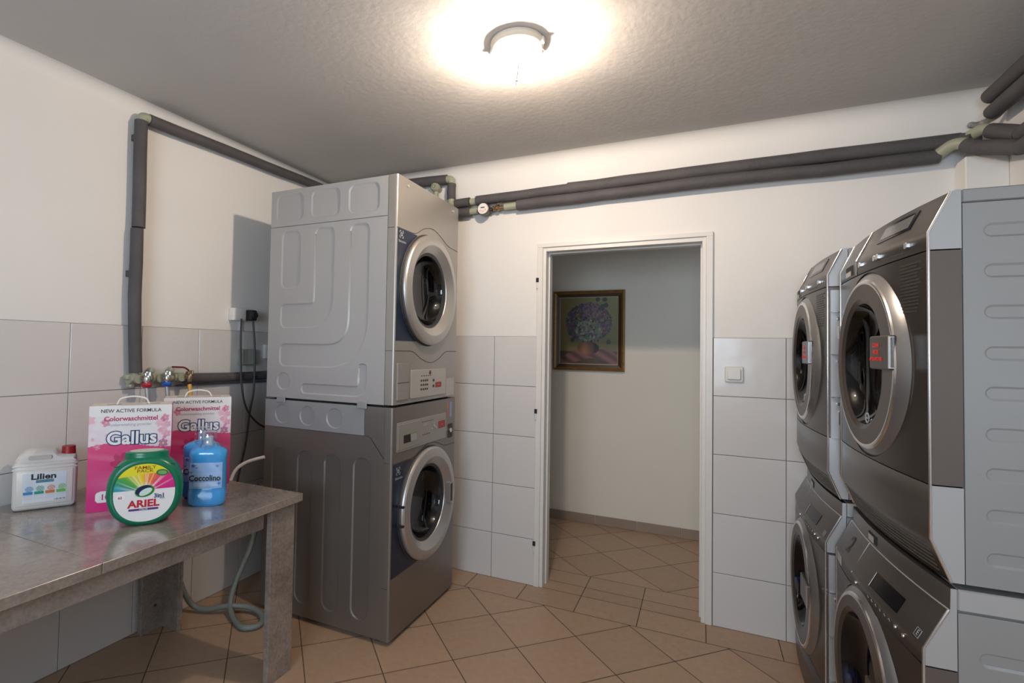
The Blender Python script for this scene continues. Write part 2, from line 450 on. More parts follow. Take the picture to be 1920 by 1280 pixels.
# floor: tiles laid diagonally, with straight border and threshold rows
def clip(poly, x0, x1, y0, y1):
    for ax, val, sg in ((0, x0, 1), (0, x1, -1), (1, y0, 1), (1, y1, -1)):
        out = []
        for i in range(len(poly)):
            a, b = poly[i-1], poly[i]; da = (a[ax]-val)*sg; db = (b[ax]-val)*sg
            if (da >= 0) != (db >= 0):
                t = da/(da-db); out.append((a[0]+(b[0]-a[0])*t, a[1]+(b[1]-a[1])*t))
            if db >= 0: out.append(b)
        poly = out
        if len(poly) < 3: return None
    return poly
bm = B(); GH = .0022
def tilepoly(p):
    if not p: return
    q = []
    for v in p:
        if not q or (Vector(v)-Vector(q[-1])).length > 1e-4: q.append(v)
    if len(q) > 2 and (Vector(q[0])-Vector(q[-1])).length < 1e-4: q.pop()
    if len(q) < 3: return
    ar = abs(sum(q[i][0]*q[(i+1) % len(q)][1]-q[(i+1) % len(q)][0]*q[i][1] for i in range(len(q))))/2
    if ar < 2e-4: return
    bm.faces.new([bm.verts.new((v[0], v[1], 0)) for v in q])
def diag(nx_, ny_, hx_, hy_, reg):
    for i in range(-30, 30):
        for j in range(-30, 30):
            cx = nx_+(i+j+1)*hx_; cy = ny_+(i-j)*hy_
            ex, ey = hx_-GH*1.4, hy_-GH*1.4
            tilepoly(clip([(cx-ex, cy), (cx, cy-ey), (cx+ex, cy), (cx, cy+ey)], *reg))
def rows(x0, step, xa, xb, ya, yb):
    k = math.floor((xa-x0)/step)
    while x0+k*step < xb:
        tilepoly(clip([(x0+k*step+GH, ya+GH), (x0+(k+1)*step-GH, ya+GH), (x0+(k+1)*step-GH, yb-GH), (x0+k*step+GH, yb-GH)], xa, xb, ya, yb)); k += 1
diag(-.549, 2.604, .2215, .226, (XL, XR, YF, 2.836-GH))
rows(.02, .3155, XL, XR, 2.836, YB)
bmf = bm
rows(.02, .3155, DX0-.02, DX1+.02, YB, YB+.117)
rows(.02, .3155, CX0, CX1, YB+.117, 3.322)
diag(-.626, 3.749, .2195, .2165, (CX0, CX1, 3.322+GH, CY))
n0 = len(bm.faces)
box(bm, CX0-.1, CX1+.1, YF-.15, CY+.1, -.12, -.0018, mi=1)
box(bm, XL-.15, CX0-.1, YF-.15, YB+T, -.12, -.0018, mi=1)
bmesh.ops.recalc_face_normals(bm, faces=bm.faces)
for f in bm.faces:
    if f.material_index == 0 and f.normal.z < 0: f.normal_flip()
me = bpy.data.meshes.new('floor'); bm.to_mesh(me); bm.free(); me.materials.append(TILE_F); me.materials.append(GROUT_F)
fo = bpy.data.objects.new('floor', me); COL.objects.link(fo); fo['kind'] = 'structure'

# wall tiling, 30 cm high courses up to 1.46 m, as a thin tiled skin on each wall
def wall_tiles(name, org, ax, a0, a1, joint, holes=()):
    """ax: unit vector along the wall; joint: position of one vertical joint"""
    bm = B(); ax = Vector(ax); n = Vector((0, 0, 1)).cross(ax)   # n points out of the wall or into it
    tw, th, g, t = .3185, .2985, .0013, .009
    nrm = Vector(org[1]); org = Vector(org[0])
    def P(a, z, d): return org+ax*a+Vector((0, 0, z))+nrm*d
    def quad(a, b, c, d, mi):
        f = bm.faces.new([bm.verts.new(v) for v in (a, b, c, d)]); f.material_index = mi
    k0 = math.floor((a0-joint)/tw)
    k = k0
    while joint+k*tw < a1:
        x0 = max(a0, joint+k*tw); x1 = min(a1, joint+(k+1)*tw)
        for j in range(5):
            z1 = 1.462-j*th; z0 = max(0, z1-th)
            b = .0016
            if x1-x0 > .006:
                o = [P(x0+g, z0+g, t-b), P(x1-g, z0+g, t-b), P(x1-g, z1-g, t-b), P(x0+g, z1-g, t-b)]
                tl = [random.uniform(-.0004, .0004) for _ in range(2)]
                i = [P(x0+g+b, z0+g+b, t+tl[0]), P(x1-g-b, z0+g+b, t+tl[1]), P(x1-g-b, z1-g-b, t+tl[1]), P(x0+g+b, z1-g-b, t+tl[0])]
                O = [bm.verts.new(v) for v in o]; I = [bm.verts.new(v) for v in i]; K = [bm.verts.new(v-nrm*.004) for v in o]
                bm.faces.new(I)
                for q in range(4):
                    bm.faces.new((O[q], O[(q+1) % 4], I[(q+1) % 4], I[q])); bm.faces.new((K[q], K[(q+1) % 4], O[(q+1) % 4], O[q]))
        k += 1
    # mortar bed behind
    c = [P(a0, 0, t-.0032), P(a1, 0, t-.0032), P(a1, 1.4625, t-.0032), P(a0, 1.4625, t-.0032), P(a0, 0, 0), P(a1, 0, 0), P(a1, 1.4625, 0), P(a0, 1.4625, 0)]
    V = [bm.verts.new(v) for v in c]
    for q in ((0, 1, 2, 3), (4, 5, 6, 7), (3, 2, 6, 7), (0, 3, 7, 4), (1, 2, 6, 5), (0, 1, 5, 4)): bm.faces.new([V[i] for i in q]).material_index = 1
    return obj(name, bm, [TILE_W, GROUT_W], kind='structure')
wall_tiles('trim_4', ((XL, 0, 0), (1, 0, 0)), (0, 1, 0), YF, YB, 1.310)
wall_tiles('trim_5', ((0, YB, 0), (0, -1, 0)), (1, 0, 0), XL+.01, -.886, -1.153)
wall_tiles('trim_6', ((0, YB, 0), (0, -1, 0)), (1, 0, 0), .047, .99, .368)
wall_tiles('trim_7', ((XR, 0, 0), (-1, 0, 0)), (0, 1, 0), YF, 2.93, .3)
# boxed-in corner chase at the right
bm = B(); box(bm, .999, XR, 2.934, YB, 0, 2.235, .004, 1); obj('trim_8', bm, PLASTER, kind='structure')
# skirting tiles in the corridor
bm = B(); k = -1
x = CX0+.07
while x < CX1:
    box(bm, x, min(x+.312, CX1), CY-.011, CY, 0, .072, .002, 1); x += .3155
obj('baseboard_corridor', bm, BASE_T, kind='structure')

# steel door frame
door = bpy.data.objects.new('door_1', None); COL.objects.link(door); door['kind'] = 'structure'; door.location = (0, YB, 0)
bm = B()
fo_ = .014
for (xa, xb, xc) in ((-.888, -.855, DX0), (.047, .015, DX1)):
    a, b = min(xa, xb), max(xa, xb); box(bm, a, b, -fo_, .002, 0, 1.99, .002, 1)
    a, b = min(xb, xc), max(xb, xc); box(bm, a, b, -.004, T+.012, 0, 1.990, .0015, 1)
box(bm, -.888, .047, -fo_, .002, 1.99, 2.014, .002, 1)
box(bm, DX0, DX1, -.004, T+.012, DZ, 1.990, .0015, 1)
box(bm, DX0, DX0+.008, .055, T+.01, 0, DZ, .001, 1); box(bm, DX1-.008, DX1, .055, T+.01, 0, DZ, .001, 1); box(bm, DX0+.008, DX1-.008, .055, T+.01, DZ-.008, DZ, .001, 1)
obj('door_frame', bm, STEELPAINT, door)
for z in (1.783, 1.006, .234):
    bm = B(); cyl(bm, (-.885, -.016, z-.035), (-.885, -.016, z+.0), .006, seg=12); box(bm, -.893, -.877, -.019, -.012, z+.002, z+.028, .001, 1, mi=1)
    obj('hinge_pin', bm, [STEELPAINT, BLACKGAP], door)

# ------------------------------------------------------------------ left stack of machines
WD, HH = .688, 1.099      # width and height of one machine
XW0 = -WD/2
MS = Matrix(((0, 1, 0, -WD/2), (1, 0, 0, 0), (0, 0, 1, 0), (0, 0, 0, 1)))  # sheet coords (depth, inwards, z) -> local
def D_(x): return -1.295-x    # world x on the side face -> depth from the front

def door_glass(root, zc, cx, r, mglass, name='door_glass', bulge=.05, y0=-.02):
    bm = B(); prof = [(r, y0)]
    for k in range(1, 9):
        a = k/8; prof.append((r*(1-a**1.6*.55) if k < 8 else 0, y0+bulge*(1-(1-a)**2)))
    prof = [(r, y0), (r*.94, y0+bulge*.45), (r*.8, y0+bulge*.8), (r*.6, y0+bulge*.95), (0, y0+bulge)]
    lathe(bm, prof, 56, 'Y', (cx, 0, zc)); return obj(name, bm, mglass, root, smooth=60)
def drum(root, zc, cx, r, depth, y0=.03):
    bm = B()
    lathe(bm, [(r*1.02, y0), (r*1.02, y0+.05), (r*1.12, y0+.06), (r*1.12, y0+depth), (0, y0+depth)], 48, 'Y', (cx, 0, zc))
    for k in range(3):
        a = k*2*pi/3+.5; c = Vector((cx+cos(a)*r*1.1, 0, zc+sin(a)*r*1.1)); t = Vector((-sin(a), 0, cos(a))); i = Vector((-cos(a), 0, -sin(a)))
        V = [bm.verts.new(p) for p in (c+t*.03+Vector((0, y0+.07, 0)), c+i*.05+Vector((0, y0+.07, 0)), c-t*.03+Vector((0, y0+.07, 0)), c+t*.03+Vector((0, y0+depth, 0)), c+i*.05+Vector((0, y0+depth, 0)), c-t*.03+Vector((0, y0+depth, 0)))]
        bm.faces.new((V[0], V[1], V[4], V[3])); bm.faces.new((V[1], V[2], V[5], V[4])); bm.faces.new((V[0], V[2], V[1]))
    return obj('drum', bm, DRUM, root, smooth=35)
def alu_door(root, zc, cx, hinge):
    bm = B()
    lathe(bm, [(.278, -.002), (.283, -.010), (.285, -.020), (.283, -.027), (.277, -.033), (.268, -.036), (.240, -.040), (.234, -.0395), (.229, -.036), (.203, -.014), (.197, -.010), (.194, -.004), (.192, .01), (.196, .02), (.278, .0)], 96, 'Y', (cx, 0, zc), closed=True)
    o = obj('door', bm, ALU, root, smooth=22)
    bm = B(); lathe(bm, [(.195, -.006), (.195, .035), (.182, .04), (.182, -.002)], 64, 'Y', (cx, 0, zc), closed=True)
    obj('door_gasket', bm, GASKET, root, smooth=40)
    g = door_glass(root, zc, cx, .186, GLASS_D, bulge=.08, y0=-.002)
    bm = B(); lathe(bm, [(.290, -.0005), (.290, -.002), (.286, -.004), (.278, -.001)], 96, 'Y', (cx, 0, zc), closed=True)
    obj('door_surround', bm, SEAM, root, smooth=40)
    if hinge:
        bm = B()
        for dz in (-.045, .045):
            box(bm, cx-.287, cx-.266, -.032, -.002, zc+dz-.006, zc+dz+.006, .002, 1)
        obj('hinge', bm, BLACKGAP, o)
        bm = B(); prism(bm, rrect(cx+.200, cx+.236, zc-.055, zc+.06, .006), -.0425, -.018, bev=.002)
        obj('door_handle', bm, SILVER_F, o)
        bm = B(); prism(bm, rrect(cx+.206, cx+.230, zc-.045, zc+.05, .004), -.0430, -.040)
        obj('handle_recess', bm, SEAM, o)
    return o
def case_hole_front(bm, x0, x1, z0, z1, cx, zc, r, y, mi=0, n=96, notch=None):
    """front sheet with a round opening for the drum"""
    outer = [(x0, z0), (x1, z0), (x1, z1), (x0, z1)]
    V = [bm.verts.new((p[0], y, p[1])) for p in outer]; E = [bm.edges.new((V[i], V[(i+1) % 4])) for i in range(4)]
    C = [bm.verts.new((cx+r*cos(2*pi*k/n), y, zc+r*sin(2*pi*k/n))) for k in range(n)]; E += [bm.edges.new((C[i], C[(i+1) % n])) for i in range(n)]
    rr = bmesh.ops.triangle_fill(bm, use_beauty=True, use_dissolve=False, edges=E)
    for g in rr['geom']:
        if isinstance(g, bmesh.types.BMFace): g.material_index = mi
    C2 = [bm.verts.new((v.co.x, y+.04, v.co.z)) for v in C]
    for k in range(n): bm.faces.new((C[k], C[(k+1) % n], C2[(k+1) % n], C2[k])).material_index = mi
def front_shell(root, name, z0, z1, cx, zc, r, m, depth=.055, rnd=.012, hole=True):
    """front cover: flat face, rounded vertical edges, cheeks running back"""
    bm = B(); h = WD/2
    if hole: case_hole_front(bm, -h+rnd, h-rnd, z0, z1, cx, zc, r, 0)
    else:
        bm.faces.new([bm.verts.new(p) for p in ((-h+rnd, 0, z0), (h-rnd, 0, z0), (h-rnd, 0, z1), (-h+rnd, 0, z1))])
    for s in (-1, 1):
        row = []
        for k in range(6):
            a = pi/2*k/5; row.append((s*(h-rnd+rnd*sin(a)), rnd-rnd*cos(a)))
        row.append((s*h, depth)); row.append((s*(h-.02), depth))
        P0 = [bm.verts.new((p[0], p[1], z0)) for p in row]; P1 = [bm.verts.new((p[0], p[1], z1)) for p in row]
        for k in range(len(row)-1): bm.faces.new((P0[k], P0[k+1], P1[k+1], P1[k]))
    for z in (z0, z1):
        pts = []
        for k in range(6):
            a = pi/2*k/5; pts.append((-(h-rnd+rnd*sin(a)), rnd-rnd*cos(a)))
        pts = [(-h, depth)]+pts[::-1]+[(-p[0], p[1]) for p in pts]+[(h, depth)]
        bm.faces.new([bm.verts.new((p[0], p[1], z)) for p in pts]) if not hole else None
    bmesh.ops.remove_doubles(bm, verts=bm.verts, dist=1e-5)
    return obj(name, bm, m, root, smooth=40)
def navy(root, z0, z1, cx, zc, r, x1l, x1h):
    """navy corner panel whose inner side follows the round door"""
    x0 = -WD/2+.008; loop = [(x0, z0)]
    n = 30
    import math as _m
    pts = []
    for k in range(n+1):
        z = z0+(z1-z0)*k/n; dz = z-zc
        xx = cx-_m.sqrt(max(0, r*r-dz*dz)) if abs(dz) < r else cx
        lim = x1l if z < zc else x1h
        pts.append((min(xx, lim), z))
    loop = [(x0, z0)]+pts+[(x0, z1)]
    bm = B(); prism(bm, loop, -.0012, .004); return obj('navy_panel', bm, NAVY, root)
def electrolux_logo(root, x, z, s):
    bm = B()
    for a, b, c, d in ((-1, -.35, .8, 1), (.35, 1, .8, 1), (-1, -.35, -1, -.8), (.35, 1, -1, -.8)): box(bm, x+a*s, x+b*s, -.0018, -.001, z+c*s, z+d*s)
    for a, b, c, d in ((-1, -.8, .35, 1), (-1, -.8, -1, -.35), (.8, 1, .35, 1), (.8, 1, -1, -.35)): box(bm, x+a*s, x+b*s, -.0018, -.001, z+c*s, z+d*s)
    lathe(bm, [(.55*s, -.0018), (.38*s, -.0018), (.38*s, -.001), (.55*s, -.001)], 20, 'Y', (x, 0, z), closed=True)
    box(bm, x-.07*s, x+.07*s, -.0019, -.001, z-.5*s, z+.5*s)
    obj('logo', bm, WHITEINK, root)
    text('logo_lettering', 'Electrolux', s*.92, WHITEINK, root, (x+.008, -.0014, z-s*1.9), ex=.0003)

# --- washing machine (bottom of the left stack)
washer = thing('washing_machine', 'dark silver washing machine with navy corner panel, bottom of the left stack', 'washing machine', (-1.295, 2.097+WD/2, 0), pi/2)
DW = .795
bm = B(); box(bm, -WD/2+.007, WD/2, .055, DW, .022, HH, .003, 1); open_front(bm, .055)
slots = [rrect(D_(b), D_(a), .085, .852, .0505, 10) for a, b in ((-2.037, -1.935), (-1.865, -1.764), (-1.692, -1.589), (-1.516, -1.412))]
side_outer = [(.046, .022), (.046, .856), (.128, .953), (.157, .955), (DW, .955), (DW, .022)]
sd = [(d, z) for d, z in side_outer]
relief_sheet(bm, sd, slots, .006, .006, MS)
obj('case', bm, SILVER_D, washer)
bm = B(); circ = [rrect(D_(x)-.05, D_(x)+.05, .977, 1.077, .05, 8) for x in (-1.972, -1.806, -1.635)]
relief_sheet(bm, [(.16, .958), (.16, HH-.001), (DW, HH-.001), (DW, .958)], circ, .005, .005, MS)
obj('side_band', bm, BANDGREY, washer)
bm = B()
h = WD/2
WZC, WCX = .583, .0
front_shell(washer, 'front_panel', .2605, .8395, WCX, WZC, .20, SILVER_D, depth=.046)
front_shell(washer, 'control_panel', .8395, HH, WCX, WZC, .2, SILVER_D, depth=.046, hole=False)
front_shell(washer, 'plinth_panel', .022, .2605, WCX, WZC, .2, SILVER_D, depth=.046, hole=False)
# upper side cheek of the front hood
bm = B(); MSo = MS
prism(bm, [(.0465, .862), (.0465, HH), (.158, HH), (.158, .959), (.127, .957)], -.0005, .02, M=MSo)
obj('hood_cheek', bm, SILVER_D, washer)
for z in (.2605, .8395):
    bm = B(); tube(bm, [(-h-.0002, .013, z), (-h-.0002, .046, z)], .0011, 6); obj('cover_joint', bm, SEAM, washer)
# swept seam over the door
bm = B(); pts = [(-h+.002, -.001, .8395), (-.13, -.001, .8395)]
for k in range(13):
    a = radians(125-70*k/12); pts.append((WCX+.325*cos(a), -.001, WZC+.325*sin(a)))
pts = fillet([(-h+.003, -.0005, .836), (-.14, -.0005, .836), (-.06, -.0005, .868), (.03, -.0005, .888), (.12, -.0005, .872), (.2, -.0005, .84), (h-.010, -.0005, .838)], .06, 8)
tube(bm, pts, .0015, 6); obj('panel_seam', bm, SEAM, washer, smooth=60)
alu_door(washer, WZC, WCX, True); drum(washer, WZC, WCX, .18, .34)
navy(washer, .305, .832, WCX, WZC, .287, -.09, -.11); electrolux_logo(washer, -.290, .797, .018)
# controls
bm = B(); prism(bm, rrect(-.310, .212, .884, 1.024, .006), -.004, .004, bev=.0015); cp = obj('control_fascia', bm, SILVER_F, washer)
bm = B(); prism(bm, rrect(-.303, -.092, .895, 1.016, .004), -.0065, -.002, bev=.0015); dr = obj('detergent_drawer', bm, SILVER_F, washer)
bm = B(); prism(bm, rrect(-.254, -.123, .921, .96, .003), -.0072, -.006); obj('drawer_grip', bm, BLACKGAP, dr)
bm = B(); prism(bm, [(-.185, .922), (-.125, .922), (-.125, .959), (-.19, .959)], -.0077, -.006); obj('grip_highlight', bm, ALU, dr)
bm = B(); prism(bm, rrect(.118, .196, .947, .985, .003), -.006, -.003); obj('display', bm, RED_LED, washer)
bm = B(); box(bm, .145, .170, -.0064, -.006, .962, .970); obj('display_glow', bm, REDINK, washer)
bm = B()
for i in range(7): cyl(bm, (-.055+i*.021, -.0055, .985), (-.055+i*.021, -.003, .985), .004, seg=10)
for i in range(3):
    cyl(bm, (.045+i*.022, -.007, .955+(i % 2)*.014), (.045+i*.022, -.003, .955+(i % 2)*.014), .007, seg=12)
obj('button', bm, ALU, washer, smooth=40)
bm = B()
for i in range(6): box(bm, -.07+i*.022, -.057+i*.022, -.0045, -.004, 1.000, 1.003)
for i in range(4): box(bm, -.06+i*.022, -.048+i*.022, -.0045, -.004, .934, .938)
obj('printed_marks', bm, DARKINK, washer)
bm = B(); prism(bm, rrect(.224, .243, 1.045, 1.073, .002), -.0012, .001); prism(bm, rrect(.228, .243, .992, 1.03, .002), -.0012, .001); obj('orange_sticker', bm, mat('orange_sticker', (.55, .17, .08), .5), washer)
bm = B(); prism(bm, rrect(.262, .292, .992, 1.078, .002), -.0012, .001); obj('white_sticker', bm, mat('blue_white_sticker', (.25, .32, .45), .4), washer)
bm = B(); prism(bm, rrect(.243, .305, .875, .955, .01), -.0012, .001); obj('lock_plate', bm, SEAM, washer)
bm = B(); cyl(bm, (.262, -.012, .92), (.262, 0, .92), .013, seg=16); obj('key_lock', bm, CHROME, washer, smooth=40)
bm = B()
for x in (-h+.05, h-.05):
    for y in (.08, DW-.07): cyl(bm, (x, y, 0), (x, y, .03), .022, seg=14)
obj('foot', bm, BLACKGAP, washer)

# --- tumble dryer (top of the left stack)
Z0 = 1.108
dryer = thing('tumble_dryer', 'pale silver tumble dryer with navy corner panel, on top of the left stack', 'tumble dryer', (-1.295, 2.097+WD/2, Z0), pi/2)
def dz(z): return z-Z0
DD = .79; HT = dz(2.203)
bm = B(); box(bm, -WD/2+.006, WD/2, .055, DD, .0, HT, .003, 1); open_front(bm, .055)
def S_(p): return (D_(p[0]), dz(p[1]))
J1 = stroke([S_((-1.722, 1.985)), S_((-1.722, 1.537)), S_((-2.004, 1.537))], .128, .095, .035, 10)
J2 = stroke([S_((-1.507, 1.985)), S_((-1.507, 1.333)), S_((-2.004, 1.333))], .120, .20, .035, 14)
J3 = stroke([S_((-1.474, 1.302)), S_((-1.474, 1.164)), S_((-1.852, 1.164))], .054, .05, .022, 8)
pads = [rrect(D_(-1.876), D_(-2.006), dz(1.68), dz(1.983), .035), J1, J2, J3, rrect(D_(-1.925), D_(-2.017), dz(1.15), dz(1.243), .046, 10)]
relief_sheet(bm, [(.052, .002), (.052, dz(2.006)), (DD, dz(2.006)), (DD, .002)], pads, .0055, .007, MS)
obj('case', bm, SILVER, dryer)
bm = B(); tops = [rrect(D_(b), D_(a), dz(2.036), dz(2.181), .036) for a, b in ((-2.049, -1.862), (-1.814, -1.629), (-1.579, -1.395))]
relief_sheet(bm, [(.052, dz(2.0095)), (.052, HT-.001), (DD, HT-.001), (DD, dz(2.0095))], tops, .0055, .007, MS)
obj('side_band', bm, SILVER, dryer)
for z in (1.366, 1.950):
    bm = B(); tube(bm, [(-h-.0002, .013, dz(z)), (-h-.0002, .05, dz(z))], .0011, 6); obj('cover_joint', bm, SEAM, dryer)
DZC, DCX = dz(1.681), -.022
front_shell(dryer, 'front_panel', dz(1.366), dz(1.950), DCX, DZC, .20, SILVER_F, depth=.05)
front_shell(dryer, 'top_panel', dz(1.950), HT, DCX, DZC, .2, SILVER_F, depth=.05, hole=False)
front_shell(dryer, 'bottom_panel', .003, dz(1.366), DCX, DZC, .2, SILVER_F, depth=.05, hole=False)
bm = B()
tube(bm, fillet([(-h+.003, -.0005, dz(1.95)), (-.16, -.0005, dz(1.95)), (-.09, -.0005, dz(1.995)), (.02, -.0005, dz(2.02)), (.12, -.0005, dz(1.99)), (.2, -.0005, dz(1.955)), (h-.010, -.0005, dz(1.948))],   .06, 8), .0014, 6)
obj('panel_seam', bm, SEAM, dryer, smooth=60); bm = B()
tube(bm, fillet([(-h+.003, -.0005, dz(1.366)), (-.17, -.0005, dz(1.366)), (-.1, -.0005, dz(1.33)), (.02, -.0005, dz(1.298)), (.13, -.0005, dz(1.33)), (.19, -.0005, dz(1.366)), (h-.010, -.0005, dz(1.366))], .06, 8), .0014, 6)
obj('panel_seam', bm, SEAM, dryer, smooth=60)
alu_door(dryer, DZC, DCX, False); drum(dryer, DZC, DCX, .18, .36)
navy(dryer, dz(1.414), dz(1.947), DCX, DZC, .287, -.13, -.15); electrolux_logo(dryer, -.303, dz(1.922), .018)
bm = B(); prism(bm, rrect(-.190, .196, dz(1.131), dz(1.272), .006), -.006, .003, bev=.0015); obj('control_fascia', bm, mat('pale_fascia', (.50, .48, .45), .36, metal=.5), dryer)
bm = B(); prism(bm, rrect(-.320, -.215, dz(1.131), dz(1.307), .004), -.007, .003, bev=.002); fl = obj('filter_flap', bm, SILVER_F, dryer)
bm = B(); box(bm, -.32, -.215, -.008, -.006, dz(1.212), dz(1.215)); obj('flap_joint', bm, SEAM, fl)
bm = B(); prism(bm, rrect(.208, .312, dz(1.117), dz(1.213), .004), -.001, .003); obj('cover_plate', bm, mat('pale_cover', (.5, .48, .45), .4, metal=.4), dryer)
bm = B(); prism(bm, rrect(.070, .136, dz(1.172), dz(1.2), .003), -.0075, -.004); obj('display', bm, RED_LED, dryer)
bm = B(); box(bm, .092, .116, -.0079, -.0075, dz(1.182), dz(1.190)); obj('display_glow', bm, REDINK, dryer)
bm = B(); cyl(bm, (.005, -.0075, dz(1.254)), (.005, -.004, dz(1.254)), .011, seg=16); obj('indicator_light', bm, mat('dark_red_light', (.12, .02, .02), .2), dryer)
bm = B()
for i in range(4):
    for j in range(3): box(bm, -.095+i*.022, -.083+i*.022, -.0075, -.005, dz(1.166+j*.022), dz(1.176+j*.022))
for i in range(2): cyl(bm, (.045, -.009, dz(1.182+i*.03)), (.045, -.004, dz(1.182+i*.03)), .007, seg=12)
obj('button', bm, SEAM, dryer)
bm = B()
for i in range(5): box(bm, -.092+i*.024, -.078+i*.024, -.0064, -.006, dz(1.237), dz(1.241))
obj('printed_marks', bm, DARKINK, dryer)
for x in (-.25, .26):
    bm = B(); cyl(bm, (x, -.004, dz(2.17)), (x, .002, dz(2.17)), .008, seg=14); obj('screw_cap', bm, CHROME, dryer, smooth=40)
bm = B()
for x in (-h+.06, h-.06):
    for y in (.09, DD-.08): cyl(bm, (x, y, -.009), (x, y, .001), .03, seg=14)
box(bm, -h+.03, h-.03, .04, DD-.03, -.009, .0)
obj('base_pad', bm, BLACKGAP, dryer)
for d0 in (.145, .655):
    bm = B(); box(bm, -h-.010, -h-.001, d0, d0+.055, -.022, .010, .002, 1); obj('stacking_bracket', bm, BANDGREY, dryer)

# ------------------------------------------------------------------ right-hand stacks (four machines)
RW = .70; RH = RW/2
BULGE = .021
def bl(x): return -BULGE*(1-(x/RH)**2)
def strip(bm, zprof, x0=-RH, x1=RH, n=28, off=0, mi=0, back=None, ends=True, ebow=1.0):
    """bowed panel: zprof = list of (y, z) down the front; cheeks run back to y=back"""
    grid = []
    for i in range(n+1):
        x = x0+(x1-x0)*i/n
        grid.append([bm.verts.new((x, bl(x)*ebow+p[0]-off, p[1])) for p in zprof])
    for i in range(n):
        for k in range(len(zprof)-1):
            f = bm.faces.new((grid[i][k], grid[i+1][k], grid[i+1][k+1], grid[i][k+1])); f.material_index = mi; f.smooth = True
    if back is not None:
        # top and bottom returns
        for k in (0, len(zprof)-1):
            rb = [bm.verts.new((x0+(x1-x0)*i/n, back, zprof[k][1])) for i in range(n+1)]
            for i in range(n): bm.faces.new((grid[i][k], grid[i+1][k], rb[i+1], rb[i])).material_index = mi
def cheek(bm, zprof, back, x, t, mi=0):
    s = 1 if x > 0 else -1
    loop = [(p[0], p[1]) for p in zprof]+[(back, zprof[-1][1]), (back, zprof[0][1])]
    A = [bm.verts.new((x, p[0], p[1])) for p in loop]; C = [bm.verts.new((x-s*t, p[0], p[1])) for p in loop]; n = len(A)
    bm.faces.new(A).material_index = mi; bm.faces.new(C[::-1]).material_index = mi
    for k in range(n): bm.faces.new((A[k], A[(k+1) % n], C[(k+1) % n], C[k])).material_index = mi
def chrome_edge(root, prof, off=.0, r=.0034):
    bm = B()
    for x in (-RH+.001, RH-.001): tube(bm, [(x, p[0], p[1]) for p in prof], r, 8)
    return obj('chrome_edge', bm, CHROME, root, smooth=60)
def plate_on(bm, x0, x1, a, b, th, n=10, mi=0):
    """thin plate lying on the bowed, slanted face between profile points a and b (y,z)"""
    dy, dz_ = b[0]-a[0], b[1]-a[1]; L = math.hypot(dy, dz_); nz, ny = (-dy/L, dz_/L)
    # outward normal (towards -y)
    N = Vector((0, -abs(dz_)/L, (dy/L if dz_ < 0 else -dy/L)))
    N = Vector((0, -abs(dz_), dy if dz_ > 0 else -dy)).normalized()
    T_, Bk = [], []
    for i in range(n+1):
        x = x0+(x1-x0)*i/n
        T_.append([bm.verts.new(Vector((x, bl(x)+p[0], p[1]))+N*th) for p in (a, b)])
        Bk.append([bm.verts.new(Vector((x, bl(x)+p[0], p[1]))-N*.001) for p in (a, b)])
    for i in range(n):
        for f in ((T_[i][0], T_[i+1][0], T_[i+1][1], T_[i][1]), (T_[i][0], T_[i+1][0], Bk[i+1][0], Bk[i][0]), (T_[i][1], T_[i+1][1], Bk[i+1][1], Bk[i][1]), (Bk[i][0], Bk[i+1][0], Bk[i+1][1], Bk[i][1])):
            bm.faces.new(f).material_index = mi
    for i in (0, n): bm.faces.new((T_[i][0], T_[i][1], Bk[i][1], Bk[i][0])).material_index = mi
RDEP = .545
def case_sheet(root, z0, z1, slots, zsplit):
    bm = B(); box(bm, -RH, RH-.008, .062, RDEP, z0, z1, .003, 1); open_front(bm, .062)
    MR = Matrix(((0, -1, 0, RH), (1, 0, 0, 0), (0, 0, 1, 0), (0, 0, 0, 1)))
    loops = [rrect(.098, RDEP-.05, z-.0165, z+.0165, .0165, 8) for z in slots]
    relief_sheet(bm, [(.062, z0), (.062, zsplit), (RDEP, zsplit), (RDEP, z0)], loops, .005, .005, MR)
    # far side sheet as well, so the gap between the stacks reads
    return obj('case', bm, SHEET, root)
def side_fittings(root, z0, z1):
    """folded brackets on the far-near side strip seen between the stacks"""
    bm = B(); box(bm, RH+.0005, RH+.003, .008, .056, z0-.03, z1, .0008, 1); obj('side_strip', bm, CHEEK, root)
    bm = B(); z = z0+.02
    while z < z1-.1:
        box(bm, RH+.003, RH+.010, .030, .05, z, z+.05, .002, 1); cyl(bm, (RH+.003, .03, z+.075), (RH+.012, .03, z+.075), .006, seg=10)
        box(bm, RH+.003, RH+.014, .008, .054, z+.098, z+.101, .0008, 1)
        z += .155
    return obj('side_bracket', bm, CHROME, root)
